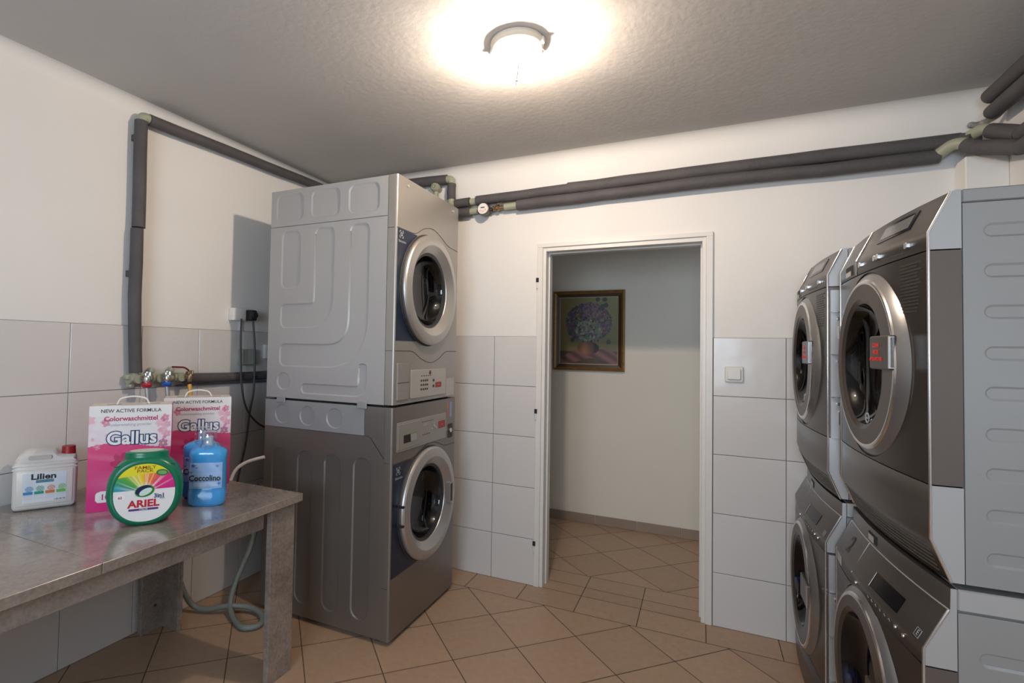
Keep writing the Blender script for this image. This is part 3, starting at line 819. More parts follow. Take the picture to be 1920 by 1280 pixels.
def round_door(root, zc, dryer_like, mg):
    cx = 0; yb = -.012
    bm = B()
    lathe(bm, [(.279, yb+.016), (.279, yb+.008), (.272, yb-.001), (.260, yb-.011), (.249, yb-.018)], 96, 'Y', (cx, 0, zc))
    lathe(bm, [(.249, yb-.018), (.245, yb-.0215), (.240, yb-.0225), (.236, yb-.022)], 96, 'Y', (cx, 0, zc), mi=1)
    # flat taupe face ring around an opening set towards the far side
    n = 96; R0, R1 = .236, .172; ox = -.028
    A = [bm.verts.new((cx+R0*cos(2*pi*k/n), yb-.022, zc+R0*sin(2*pi*k/n))) for k in range(n)]
    M_ = [bm.verts.new((cx+ox*.9+(R1+.014)*cos(2*pi*k/n), yb-.020, zc+(R1+.014)*1.05*sin(2*pi*k/n))) for k in range(n)]
    C = [bm.verts.new((cx+ox+R1*cos(2*pi*k/n), yb-.012, zc+R1*1.05*sin(2*pi*k/n))) for k in range(n)]
    Dn = [bm.verts.new((cx+ox+R1*.93*cos(2*pi*k/n), yb+.05, zc+R1*.98*sin(2*pi*k/n))) for k in range(n)]
    for k in range(n):
        k2 = (k+1) % n
        for P_, Q, mi in ((A, M_, 2), (M_, C, 1 if False else 2), (C, Dn, 3)):
            f = bm.faces.new((P_[k], P_[k2], Q[k2], Q[k])); f.material_index = mi
    o = obj('door', bm, [RIM, CHROME, RIMFACE, BLACKG], root, smooth=16)
    bm = B(); lathe(bm, [(R1, 0), (R1*.97, .012), (R1*.90, .028), (R1*.78, .042), (R1*.6, .052), (0, .058)], 64, 'Y', (cx+ox, yb-.013, zc))
    for v in bm.verts: v.co.z = zc+(v.co.z-zc)*1.05
    obj('door_glass', bm, mg, root, smooth=60)
    bm = B(); lathe(bm, [(.289, .004), (.289, .001), (.283, -.001), (.276, .006)], 96, 'Y', (cx, yb+.004, zc), closed=True)
    obj('door_surround', bm, SEAM, root, smooth=50)
    bm = B()
    lathe(bm, [(.262, -.006), (.215, .004), (.175, .055), (.2, .07), (.2, .3), (0, .3)], 48, 'Y', (cx, 0, zc)); obj('drum', bm, DRUM if dryer_like else mat('blue_lit_drum', (.02, .035, .10), .35, metal=.8), root, smooth=35)
    # handle bridging the taupe crescent on the near side
    bm = B()
    V = []
    hx0, hx1, hz0, hz1 = .098, .243, zc-.012, zc+.078
    if dryer_like: prism(bm, rrect(hx0, hx1, hz0, hz1, .006), yb-.031, yb-.018, bev=.003)
    else: prism(bm, rrect(hx0, hx1, hz0, hz1, .006), yb-.031, yb-.018, bev=.003)
    hd = obj('door_handle', bm, RIMFACE, o)
    bm = B(); box(bm, hx1-.005, hx1, yb-.0325, yb-.019, hz0+.003, hz1-.003, .001, 1); obj('handle_edge', bm, CHROME, hd)
    return o, hd
def right_dryer(name, label, loc, rz):
    t = thing(name, label, 'tumble dryer', loc, rz)
    zz = lambda z: z-.863
    prof_top = [(.0, zz(1.634)), (.0, zz(1.676)), (.004, zz(1.684)), (.042, zz(1.768)), (.05, zz(1.772))]
    prof_mid = [(0, zz(1.085)), (0, zz(1.631))]
    prof_low = [(.037, zz(.866)), (.004, zz(.948)), (0, zz(.96)), (0, zz(1.082))]
    case_sheet(t, zz(.866), zz(1.768), [zz(z) for z in (.929-.0, 1.026, 1.118, 1.208, 1.301, 1.392, 1.486, 1.580, 1.673)], zz(1.738))
    bm = B(); box(bm, -RH, RH, .0615, RDEP, zz(1.7405), zz(1.772), .003, 1); obj('lid', bm, SHEET, t)
    for nm, pf, m, cm in (('control_panel', prof_top, TITAN, CHEEK), ('door_plate', prof_mid, DOORPLATE, TITAN_S), ('lower_panel', prof_low, TITAN, CHEEK)):
        bm = B()
        if nm == 'door_plate':
            # bowed sheet with a round opening
            zc = zz(1.358); n = 72; outer = []
            for i in range(29): x = -RH+RW*i/28; outer.append((x, prof_mid[0][1]))
            for i in range(29): x = RH-RW*i/28; outer.append((x, prof_mid[1][1]))
            V = [bm.verts.new((p[0], 0, p[1])) for p in outer]; E = [bm.edges.new((V[i], V[(i+1) % len(V)])) for i in range(len(V))]
            for rr in (.30, .262):
                pass
            C = [bm.verts.new((.270*cos(2*pi*k/n), 0, zc+.270*sin(2*pi*k/n))) for k in range(n)]; E += [bm.edges.new((C[i], C[(i+1) % n])) for i in range(n)]
            bmesh.ops.triangle_fill(bm, use_beauty=True, use_dissolve=False, edges=E)
            for v in bm.verts: v.co.y = bl(v.co.x)
            for f in bm.faces: f.smooth = True
        else: strip(bm, pf, back=.06)
        for x in (-RH, RH): cheek(bm, pf, .060, x, .004, mi=1)
        obj(nm, bm, [m, cm], t)
    full = [(.037, zz(.866)), (0, zz(.96)), (0, zz(1.676)), (.042, zz(1.768))]
    chrome_edge(t, full)
    # louvres under the lower panel
    bm = B()
    for k in range(6):
        y = .010+k*.0045; z = zz(.935-k*.011)
        strip(bm, [(y-.003, z), (y-.001, z+.004)], -RH+.03, RH-.03, 20)
    obj('vent_louvre', bm, SEAM, t)
    # display area on the slanted face (image right = +x side)
    a, b = (.004, zz(1.684)), (.042, zz(1.768))
    def on(f): return (a[0]+(b[0]-a[0])*f, a[1]+(b[1]-a[1])*f)
    bm = B(); plate_on(bm, .04, .24, on(.25), on(.82), .0015); fr = obj('display_frame', bm, BLACKG, t)
    bm = B(); plate_on(bm, .055, .225, on(.34), on(.73), .0022); obj('display', bm, mat('grey_display', (.14, .14, .14), .15), fr)
    bm = B(); tube(bm, [(-.10, bl(-.1)-.0005, zz(1.634)), (-.10, bl(-.1)-.0005, zz(1.68)), (-.10, bl(-.1)+.042-.0005, zz(1.768))], .0018, 6); obj('panel_joint', bm, CHROME, t)
    bm = B()
    for x in (-.05, .075, .095, .262):
        prism(bm, rrect(x-.008, x+.008, zz(1.653), zz(1.668), .003), bl(x)-.007, bl(x)+.002, bev=.001)
    obj('button', bm, CHROME, t)
    bm = B(); plate_on(bm, .11, .24, (0, zz(1.645)), (0, zz(1.6475)), .001); obj('button_strip', bm, SEAM, t)
    bm = B(); plate_on(bm, -.235, -.14, (0, zz(1.642)), (0, zz(1.674)), .001); g = obj('drawer_grip', bm, BLACKGAP, t)
    bm = B(); plate_on(bm, -.235, -.165, (0, zz(1.642)), (0, zz(1.658)), .0016); obj('grip_lip', bm, CHEEK, g)
    o, hd = round_door(t, zz(1.358), True, GLASS_D)
    hy = -.012-.0316
    for i, s in enumerate(('CLEAN', 'FILTER', 'AFTER EACH USE')):
        text('handle_lettering', s, .0155 if i < 2 else .0135, REDINK, hd, (.148, hy, zz(1.358)+.052-i*.0185), bold=.02, sx=.9)
    # printed notice at the upper right of the door plate
    bm = B()
    for k in range(15):
        z = zz(1.612)-k*.0085; L = random.Random(k).uniform(.075, .10)
        plate_on(bm, .222, .222+L, (0, z-.002), (0, z+.002), .0008, 4)
    obj('notice_lettering', bm, mat('faint_print', (.030, .024, .020), .45), t)
    # round symbols near the bottom of the glass
    bm = B(); yb = -.012-.0075
    for cx, cz, r in ((-.01, zz(1.197), .016), (.03, zz(1.187), .012), (.022, zz(1.163), .010)):
        lathe(bm, [(r, yb), (r*.72, yb), (r*.72, yb+.002), (r, yb+.002)], 18, 'Y', (cx, 0, cz), closed=True); box(bm, cx-.6*r, cx+.6*r, yb, yb+.001, cz-.1*r, cz+.1*r)
    obj('symbol_sticker', bm, WHITEINK, t)
    return t
def right_washer(name, label, loc, rz, num):
    t = thing(name, label, 'washing machine', loc, rz)
    pn = [(.0, .668), (.0, .706), (-.0005, .712), (.043, .800), (.048, .804), (.049, .852)]
    sl = [(-.0005, .711), (.043, .801)]
    case_sheet(t, .02, .81, [.08+.0925*k for k in range(7)]+[.704], .80)
    bm = B(); box(bm, -RH, RH, .0615, RDEP, .803, .852, .003, 1); obj('lid', bm, CHEEK, t)
    plow = [(0, .03), (0, .18)]; pmid = [(0, .183), (0, .665)]
    for nm, pf, m, cm in (('control_panel', pn, TITAN, CHEEK), ('plinth_panel', plow, TITAN, CHEEK)):
        bm = B(); strip(bm, pf, back=.06)
        for x in (-RH, RH): cheek(bm, pf, .060, x, .004, mi=1)
        obj(nm, bm, [m, cm], t)
    zc = .42; n = 72; bm = B(); outer = []
    for i in range(29): outer.append((-RH+RW*i/28, pmid[0][1]))
    for i in range(29): outer.append((RH-RW*i/28, pmid[1][1]))
    V = [bm.verts.new((p[0], 0, p[1])) for p in outer]; E = [bm.edges.new((V[i], V[(i+1) % len(V)])) for i in range(len(V))]
    C = [bm.verts.new((.270*cos(2*pi*k/n), 0, zc+.270*sin(2*pi*k/n))) for k in range(n)]; E += [bm.edges.new((C[i], C[(i+1) % n])) for i in range(n)]
    bmesh.ops.triangle_fill(bm, use_beauty=True, use_dissolve=False, edges=E)
    for v in bm.verts: v.co.y = bl(v.co.x)
    for f in bm.faces: f.smooth = True
    for x in (-RH, RH): cheek(bm, pmid, .060, x, .004, mi=1)
    obj('door_plate', bm, [DOORPLATE, TITAN_S], t)
    chrome_edge(t, [(0, .03), (0, .706), (.046, .803)])
    bm = B(); tube(bm, [(x*RH/10, bl(x*RH/10)+.0465, .803) for x in range(-10, 11)], .0018, 6); obj('top_trim', bm, CHEEK, t)
    def on(f): return (sl[0][0]+(sl[1][0]-sl[0][0])*f, sl[0][1]+(sl[1][1]-sl[0][1])*f)
    bm = B(); plate_on(bm, .045, .215, on(.14), on(.58), .0015); fr = obj('display', bm, BLACKG, t)
    bm = B(); tube(bm, [(.043, bl(.043)+on(.14)[0]-.002, on(.14)[1]), (.043, bl(.043)+on(.58)[0]-.002, on(.58)[1])], .0015, 6); obj('display_edge', bm, CHROME, fr)
    bm = B(); tube(bm, [(-.10, bl(-.1)-.001, .706), (-.10, bl(-.1)+.045, .803)], .0018, 6); obj('drawer_joint', bm, CHROME, t)
    bm = B(); plate_on(bm, -.12, -.045, (.0480, .812), (.0480, .838), .0012); g = obj('drawer_grip', bm, BLACKGAP, t)
    bm = B(); plate_on(bm, -.12, -.07, (.0480, .812), (.0480, .83), .002); obj('grip_lip', bm, CHEEK, g)
    bm = B()
    for x in (-.06, .262): lathe(bm, [(0, -.003), (.005, -.0025), (.0055, 0)], 14, 'Y', (x, bl(x), .690))
    lathe(bm, [(0, -.003), (.005, -.0025), (.0055, 0)], 14, 'Y', (.222, bl(.222), .692))
    obj('button', bm, CHROME, t, smooth=60)
    bm = B()
    for i in range(6):
        x = .05+i*.028; tube(bm, [(x-.006, bl(x)-.001, .692), (x, bl(x)-.001, .697), (x+.006, bl(x)-.001, .692)], .0011, 6)
    obj('indicator_mark', bm, CHROME, t)
    bm = B(); plate_on(bm, -.32, -.25, (0, .672), (0, .70), .0012); obj('corner_tab', bm, CHEEK, t)
    if num:
        ang = math.atan2(.097, -.046)
        text('number_decal', num, .075, BLACKG, t, (-.215, bl(-.215)+on(.5)[0]-.0015, on(.5)[1]), rot=(pi/2-math.atan2(.046, .097), 0, 0), bold=.02)
    text('maker_mark', 'E', .02, WHITEINK, t, (.315, bl(.315)+on(.16)[0]-.0015, on(.16)[1]), rot=(pi/2-math.atan2(.046, .097), 0, 0))
    bm = B(); a = on(.06); b = on(.26)
    c0 = Vector((.315, bl(.315)+on(.16)[0]-.0015, on(.16)[1]))
    uv = Vector((0, b[0]-a[0], b[1]-a[1])); 
    tube(bm, [c0+Vector((-.012, 0, 0))-uv*.5, c0+Vector((.012, 0, 0))-uv*.5, c0+Vector((.012, 0, 0))+uv*.5, c0+Vector((-.012, 0, 0))+uv*.5], .0007, 6, closed=True)
    obj('maker_mark_frame', bm, WHITEINK, t)
    o, hd = round_door(t, zc, False, GLASS_B)
    bm = B()
    for x in (-RH+.06, RH-.06):
        for y in (.1, RDEP-.06): cyl(bm, (x, y, 0), (x, y, .03), .022, seg=12)
    box(bm, -RH+.02, RH-.02, .03, RDEP-.02, .012, .025)
    obj('foot', bm, BLACKGAP, t)
    return t
NR = radians(2.8)
def near_loc(z):
    # near front corner at (.478, 1.60); local +X points to -Y
    c = Vector((.478-(.014 if z < .1 else 0), 1.600, z)); d = Vector((-sin(NR), cos(NR), 0))
    return c+d*RH
rz_n = -pi/2+NR
m1 = right_washer('washing_machine', 'dark titanium washing machine numbered 2, bottom of the nearer right stack', tuple(near_loc(0)), rz_n, '2')
m2 = right_dryer('tumble_dryer', 'dark titanium tumble dryer, top of the nearer right stack, red lettering on its handle', tuple(near_loc(.863)), rz_n)
m3 = copy_tree(m1); m3.location = (.405, 2.335+RH, 0); m3.rotation_euler = (0, 0, -pi/2)
tag(m3, 'dark titanium washing machine without a number, bottom of the farther right stack', 'washing machine')
for c in list(children(m3)):
    if c.name.startswith('number_decal'): bpy.data.objects.remove(c)
side_fittings(m3, .10, .66)
m4 = copy_tree(m2); m4.location = (.412, 2.335+RH, .863); m4.rotation_euler = (0, 0, -pi/2)
tag(m4, 'dark titanium tumble dryer by the tiled back wall, top of the farther right stack', 'tumble dryer')

side_fittings(m4, 1.11-.863, 1.62-.863)

# ------------------------------------------------------------------ ceiling lamp
lamp = thing('ceiling_lamp', 'round glass bulkhead lamp glowing white in the middle of the ceiling', 'lamp', (LX, LY, CEIL))
bm = B(); lathe(bm, [(0, -.001), (.098, -.001), (.100, -.010), (.096, -.022), (.088, -.027), (0, -.027)], 48, 'Z'); obj('lamp_base', bm, mat('cream_porcelain', (.72, .66, .56), .35), lamp, smooth=40)
GM = bpy.data.materials.new('glowing_glass'); GM.use_nodes = True; nt = GM.node_tree; nt.nodes.clear()
oo = nt.nodes.new('ShaderNodeOutputMaterial'); e = nt.nodes.new('ShaderNodeEmission'); e.inputs[0].default_value = (1, .93, .82, 1); e.inputs[1].default_value = 2.0
tr = nt.nodes.new('ShaderNodeBsdfTransparent'); mx = nt.nodes.new('ShaderNodeMixShader'); mx.inputs[0].default_value = .5
nt.links.new(e.outputs[0], mx.inputs[2]); nt.links.new(tr.outputs[0], mx.inputs[1]); nt.links.new(mx.outputs[0], oo.inputs[0])
bm = B(); lathe(bm, [(.086, -.030), (.089, -.045), (.088, -.072), (.083, -.098), (.070, -.120), (.05, -.131), (.026, -.136), (0, -.137)], 48, 'Z'); obj('lamp_glass', bm, GM, lamp, smooth=50)
bm = B()
for k in range(4):
    a = k*pi/4+.4
    pts = [(cos(a)*r*s, sin(a)*r*s, z) for s, seq in ((1, [(.092, -.03), (.093, -.06), (.088, -.1), (.074, -.126), (.04, -.142), (.0, -.146)]), (-1, [(.04, -.142), (.074, -.126), (.088, -.1), (.093, -.06), (.092, -.03)])) for r, z in seq]
    tube(bm, pts, .0014, 6)
tube(bm, [(cos(2*pi*k/32)*.107, sin(2*pi*k/32)*.093, -.06) for k in range(32)], .0015, 6, closed=True)
obj('wire_guard', bm, WHITEP, lamp, smooth=60)
bm = B(); lathe(bm, [(0, -.052), (.012, -.056), (.022, -.075), (.024, -.09), (.015, -.106), (0, -.111)], 20, 'Z')
obj('bulb', bm, GM, lamp, smooth=60)
clampm = B(); box(clampm, .092, .104, -.01, .01, -.024, -.004, .002, 1); box(clampm, -.104, -.092, -.01, .01, -.024, -.004, .002, 1); obj('clamp', clampm, WHITEP, lamp)

# ------------------------------------------------------------------ pipes
PX = XL+.042
def sleeve(root, pts, r=.029, lab=None, fr=.0, seg=16):
    bm = B(); P = [Vector(p) for p in pts]
    # subdivide with slight irregularity so that the foam looks hand fitted
    out = []; rad = []
    rs = random.Random(int(abs(P[0].x*1000+P[0].y*777)))
    for a, b in zip(P, P[1:]):
        n = max(2, int((b-a).length/.14))
        for k in range(n): out.append(a.lerp(b, k/n)+Vector((rs.uniform(-1, 1), rs.uniform(-1, 1), rs.uniform(-1, 1)))*.0018); rad.append(r*rs.uniform(.97, 1.04))
    out.append(P[-1]); rad.append(r); tube(bm, out, r, seg, radii=rad)
    return obj('foam_sleeve', bm, SLEEVE, root, smooth=50)
def fitting(root, pts, r=.0215, fr=.02, name='elbow'):
    bm = B(); tube(bm, fillet(pts, fr, 6), r, 16); return obj(name, bm, PPR, root, smooth=50)
p = thing('insulated_pipe', 'grey foam-wrapped riser pipe on the left wall running up and along the ceiling edge', 'pipe')
YR = 1.575
sleeve(p, [(PX, YR-.004, 1.925), (PX, YR-.01, 2.43)], .0285); sleeve(p, [(PX, YR+.003, 1.243), (PX, YR-.012, 1.60), (PX, YR-.012, 1.917)], .0275)
fitting(p, [(PX, YR-.006, 2.42), (PX, YR-.006, 2.452), (PX+.002, YR+.03, 2.452)], .024)
sleeve(p, [(PX+.004, YR+.022, 2.450), (PX+.004, 2.93, 2.485)], .027)
fitting(p, [(PX+.004, 2.91, 2.485), (PX+.004, YB-.055, 2.485), (PX+.05, YB-.055, 2.485)], .024)
sleeve(p, [(PX+.04, YB-.055, 2.485), (-1.475, YB-.055, 2.462)], .031)
fitting(p, [(-1.49, YB-.055, 2.462), (-1.443, YB-.055, 2.462), (-1.443, YB-.055, 2.42)], .0235, .035)
sleeve(p, [(-1.443, YB-.055, 2.43), (-1.443, YB-.055, 2.33)], .028)
fitting(p, [(-1.443, YB-.055, 2.335), (-1.443, YB-.055, 2.298), (-1.41, YB-.055, 2.298)], .0235, .02)
sleeve(p, [(-1.415, YB-.055, 2.298), (-1.315, YB-.055, 2.300)], .029)
bm = B(); box(bm, PX-.042, PX+.01, YR-.030, YR-.022, 2.335, 2.365, .002, 1); box(bm, PX-.042, PX+.01, YR-.034, YR-.026, 1.69, 1.72, .002, 1); obj('pipe_clip', bm, SLEEVE, p)
p = thing('insulated_pipe', 'horizontal grey foam-wrapped pipe low on the left wall, running from the taps behind the washers', 'pipe')
sleeve(p, [(PX, 1.84, 1.203), (PX, 2.98, 1.193)], .026)
bm = B(); cyl(bm, (PX-.014, 1.80, 1.168), (PX-.014, 2.98, 1.155), .0055, seg=8); obj('thin_pipe', bm, mat('grey_cable', (.13, .13, .14), .5), p, smooth=60)
p = thing('insulated_pipe', 'upper of two long foam-wrapped pipes running above the doorway on the back wall', 'pipe')
YP = YB-.052
sleeve(p, [(-1.272, YP, 2.302), (-.70, YP, 2.312)], .0295); sleeve(p, [(-.70, YP, 2.313), (.08, YP-.006, 2.318), (.52, YP-.004, 2.322), (1.0, YP-.002, 2.322)], .033)
fitting(p, [(-1.310, YP, 2.300), (-1.265, YP, 2.302)], .021, name='coupling')
sleeve(p, [(1.003, YP-.01, 2.318), (1.03, 2.93, 2.305)], .031)
fitting(p, [(1.02, 2.945, 2.325), (1.045, 2.90, 2.335), (1.075, 2.87, 2.305)], .023, .02)
sleeve(p, [(1.062, 2.88, 2.312), (1.095, 2.74, 2.245)], .031); sleeve(p, [(1.096, 2.735, 2.243), (1.098, .4, 2.26)], .031)
p = thing('insulated_pipe', 'lower of two long foam-wrapped pipes above the doorway, fitted with the water meter', 'pipe')
YQ = YB-.052
sleeve(p, [(-1.62, YQ, 2.235), (-1.31, YQ, 2.238)], .028)
fitting(p, [(-1.318, YQ, 2.24), (-1.258, YQ, 2.242)], .0195, name='coupling')
bm = B(); lathe(bm, [(.012, -.080), (.017, -.078), (.017, -.070), (.014, -.068), (.014, -.06), (.020, -.055), (.020, -.04), (.013, -.036), (.013, .05)], 16, 'X', (-1.08, YQ, 2.244)); 
obj('brass_union', bm, mat('aged_brass', (.30, .20, .12), .4, metal=.7), p, smooth=40)
fitting(p, [(-1.085, YQ, 2.246), (-1.0, YQ, 2.248)], .0205, name='coupling')
bm = B(); tube(bm, [(-1.155, YQ-.02, 2.24), (-1.12, YQ-.03, 2.262), (-1.09, YQ-.03, 2.262)], .004, 8); obj('valve_lever', bm, mat('aged_brass', (.3, .2, .12)), p)
sleeve(p, [(-1.005, YQ-.004, 2.248), (-.5, YQ-.006, 2.254), (.08, YQ-.012, 2.262), (.5, YQ-.008, 2.258), (.93, YQ-.004, 2.262)], .030)
fitting(p, [(.915, YQ, 2.262), (.965, YQ-.05, 2.300), (1.01, YQ-.09, 2.272)], .024, .03)
sleeve(p, [(.995, 2.915, 2.276), (1.02, 2.86, 2.245), (1.085, 2.72, 2.185)], .030); sleeve(p, [(1.086, 2.715, 2.184), (1.098, .4, 2.195)], .030)
wm = thing('water_meter', 'small round white-faced water meter on the lower pipe above the doorway', 'water meter', (-1.207, YQ-.004, 2.236))
bm = B(); lathe(bm, [(0, .03), (.022, .028), (.030, .01), (.036, -.01), (.038, -.035), (.038, -.045), (.034, -.047)], 28, 'Y'); cyl(bm, (-.048, 0, 0), (.045, 0, 0), .014, seg=14); obj('meter_body', bm, mat('dark_brass', (.10, .08, .07), .4, metal=.6), wm, smooth=40)
bm = B(); lathe(bm, [(0, -.048), (.033, -.048), (.034, -.044)], 28, 'Y'); fc = obj('meter_dial', bm, WHITEP, wm)
bm = B(); box(bm, -.014, .012, -.0486, -.0478, .004, .0105); obj('counter_window', bm, SEAM, fc)
bm = B()
for x, z in ((-.014, -.012), (.002, -.016), (.016, -.008)): lathe(bm, [(.005, -.0486), (.0035, -.0486), (.0035, -.048), (.005, -.048)], 12, 'Y', (x, 0, z), closed=True)
obj('small_dial', bm, REDINK, fc)
tp = thing('wall_tap_stub', 'pale green plastic pipe cap on the back wall just above the left dryer', 'pipe cap', (-1.557, YB, 2.42))
bm = B(); lathe(bm, [(0, -.085), (.02, -.083), (.03, -.07), (.032, -.05), (.026, -.035), (.02, -.03), (.02, 0)], 20, 'Y'); cyl(bm, (0, -.05, -.10), (0, -.05, 0), .017, seg=16); obj('cap', bm, PPR, tp, smooth=40)
bm = B(); lathe(bm, [(.012, -.088), (.012, -.08), (0, -.08)], 14, 'Y'); obj('cap_screw', bm, SEAM, tp)
for nm, z, x, lb in (('insulated_pipe', 2.465, 1.068, 'upper of two dark foam-wrapped pipes under the ceiling in the top right corner'), ('insulated_pipe', 2.398, 1.074, 'lower of two dark foam-wrapped pipes under the ceiling in the top right corner')):
    p = thing(nm, lb, 'pipe')
    sleeve(p, [(x, 2.905, z), (x, 2.0, z+.004)], .030); sleeve(p, [(x, 1.995, z+.004), (x, .3, z+.006)], .0305)
    bm = B(); lathe(bm, [(0, 0), (.022, 0), (.022, .01), (0, .01)], 16, 'Y', (x, 2.906, z)); obj('pipe_end', bm, SEAM, p)
bm = B(); pts = fillet([(1.055, 3.040, 2.40), (1.040, 3.00, 2.39), (1.052, 2.982, 2.378), (1.085, 2.962, 2.387), (1.112, 2.95, 2.400), (1.128, 2.93, 2.44)], .04, 8)
rr_ = []; out = []
for i in range(len(pts)-1):
    for k in range(3): out.append(pts[i].lerp(pts[i+1], k/3)); rr_.append(.0125 if (len(out) % 2) else .0112)
tube(bm, out, .012, 12, radii=rr_)
tag(obj('flexible_conduit', bm, mat('grey_conduit', (.30, .29, .28), .5), smooth=30), 'light grey ribbed conduit bending through the top right corner below the pipes', 'conduit')

# taps on the left wall behind the detergents
MANZ = 1.217
mf = thing('pipe_manifold', 'pale green plastic pipe fittings holding the three taps on the left wall', 'pipe fittings', (PX, 0, 0))
bm = B(); cyl(bm, (0, YR-.01, MANZ), (0, 1.845, MANZ-.012), .0165, seg=16); cyl(bm, (0, YR, MANZ-.01), (0, YR, 1.262), .019, seg=16)
for y in (YR, 1.685, 1.80): cyl(bm, (0, y-.03, MANZ-.004), (0, y+.03, MANZ-.006), .024, seg=18); cyl(bm, (0, y, MANZ-.005), (.035, y+.0, MANZ-.005), .02, seg=16)
obj('manifold_body', bm, PPR, mf, smooth=40)
bm = B()
for y, z in ((YR-.032, MANZ+.004), (YR-.015, MANZ-.035), (1.660, MANZ+.032), (1.765, MANZ+.034), (1.70, MANZ-.036)):
    lathe(bm, [(.0, .012), (.008, .012), (.0135, .006), (.0135, -.02), (.0, -.02)], 12, 'X', (0, y, z)); cyl(bm, (-.01, y, z), (-.01, y+(.02 if y < 1.7 else .015), MANZ), .007, seg=8)
obj('mounting_ear', bm, PPR, mf, smooth=40)
def tap(y, label, ring, hosem, hname, lever=None):
    t = thing('tap', label, 'tap', (PX+.036, y, MANZ-.004))
    bm = B(); cyl(bm, (-.002, 0, 0), (.028, 0, 0), .013, seg=14); lathe(bm, [(0, .036), (.007, .034), (.008, .02), (.013, .014), (.015, 0), (.013, -.014), (.011, -.022), (0, -.022)], 18, 'Z', (.022, 0, 0))
    box(bm, .010, .034, -.016, -.004, .016, .030, .002, 1); box(bm, .012, .032, .006, .016, .012, .034, .003, 1)
    obj('tap_body', bm, CHROME if lever is None else mat('aged_brass', (.3, .2, .12)), t, smooth=35)
    if ring:
        bm = B(); lathe(bm, [(.012, -.016), (.021, -.018), (.023, -.026), (.020, -.036), (.013, -.04)], 20, 'Z', (.022, 0, 0)); obj('collar', bm, ring, t, smooth=30)
    if lever:
        bm = B(); tube(bm, fillet([(.022, -.004, .032), (.022, -.03, .050), (.022, -.10, .054)], .02, 5), .0045, 8); obj('lever', bm, lever, t, smooth=50)
    bm = B(); pts = []; rad = []
    L = .44
    for k in range(60): z = -.036-k*L/59; pts.append((.022+.02*sin(k/59*3), .0+.01*sin(k/30), z)); rad.append(.0105 if k % 2 else .0095)
    tube(bm, pts, .010, 12, radii=rad); obj(hname, bm, hosem, t, smooth=30)
    return t
HOSEG = mat('grey_braided_hose', (.36, .36, .37), .4, metal=.5); HOSEY = mat('yellow_hose', (.75, .38, .06), .4)
tap(1.598, 'chrome tap with a red collar, leftmost of the three taps on the wall', mat('red_collar', (.42, .02, .03), .35), HOSEG, 'hose')
tap(1.700, 'chrome tap with a blue collar, middle of the three taps on the wall', mat('blue_collar', (.02, .10, .42), .35), HOSEG, 'hose')
tap(1.825, 'brass tap with a dark red lever and yellow hose, rightmost of the three taps', None, HOSEY, 'yellow_hose', mat('red_lever', (.16, .015, .02), .35))

# ------------------------------------------------------------------ electrics on the left wall
s_ = thing('wall_socket', 'white double wall socket above the tiles behind the left stack', 'socket', (XL, 2.20, 1.556))
bm = B(); box(bm, 0, .045, -.058, .032, -.036, .036, .006, 2); obj('socket_box', bm, WHITEP, s_, smooth=40)
pl_ = thing('power_plug', 'black power plug pushed into the white socket on the left wall', 'plug', (XL+.045, 2.235, 1.555))
bm = B(); box(bm, -.04, .035, .0, .048, -.032, .030, .010, 3); lathe(bm, [(0, .05), (.018, .048), (.022, .03), (.022, 0)], 16, 'X', (0, .022, 0)); obj('plug_body', bm, BLACKGAP, pl_, smooth=40)
CABLE = mat('dark_cable', (.06, .06, .062), .5)
bm = B(); tube(bm, fillet([(XL+.066, 2.175, 1.53), (XL+.075, 2.165, 1.42), (XL+.085, 2.17, 1.15), (XL+.075, 2.22, 1.00), (XL+.07, 2.36, .88), (XL+.07, 2.62, .86)], .12, 8), .0058, 10)
tag(obj('power_cable', bm, CABLE, smooth=60), 'grey power cable curving down from the white socket and behind the washers', 'cable')
bm = B(); tube(bm, fillet([(XL+.065, 2.262, 1.53), (XL+.082, 2.27, 1.35), (XL+.082, 2.268, 1.1), (XL+.055, 2.268, 1.0), (XL+.05, 2.25, .80), (XL+.05, 2.19, .60), (XL+.06, 2.16, .40)], .12, 8), .0058, 10)
tag(obj('power_cable', bm, CABLE, smooth=60), 'dark power cable hanging straight down from the black plug to behind the table', 'cable')
jb = thing('junction_box', 'grey plastic junction box on the tiles under the socket', 'junction box', (XL+.009, 2.262, 1.31))
bm = B(); box(bm, 0, .035, -.056, .052, -.046, .046, .004, 2); obj('box_body', bm, mat('grey_green_plastic', (.30, .32, .28), .45), jb, smooth=40)
bm = B(); box(bm, .0345, .037, -.052, .048, -.042, .042, .001, 1); box(bm, .036, .038, -.004, -.001, -.042, .042); obj('box_cover', bm, mat('grey_green_cover', (.34, .36, .32), .4), jb)
bm = B(); box(bm, XL+.009, XL+.03, 2.40, 2.475, 1.30, 1.385, .004, 2); tag(obj('wall_socket', bm, WHITEP, smooth=40), 'small white wall box on the tiles, half hidden behind the left stack', 'socket')
bm = B(); box(bm, XL+.001, XL+.012, 2.222, 2.236, 1.36, 1.52); tag(obj('cable_duct', bm, WHITEP), 'narrow white cable duct between socket and junction box', 'cable duct')

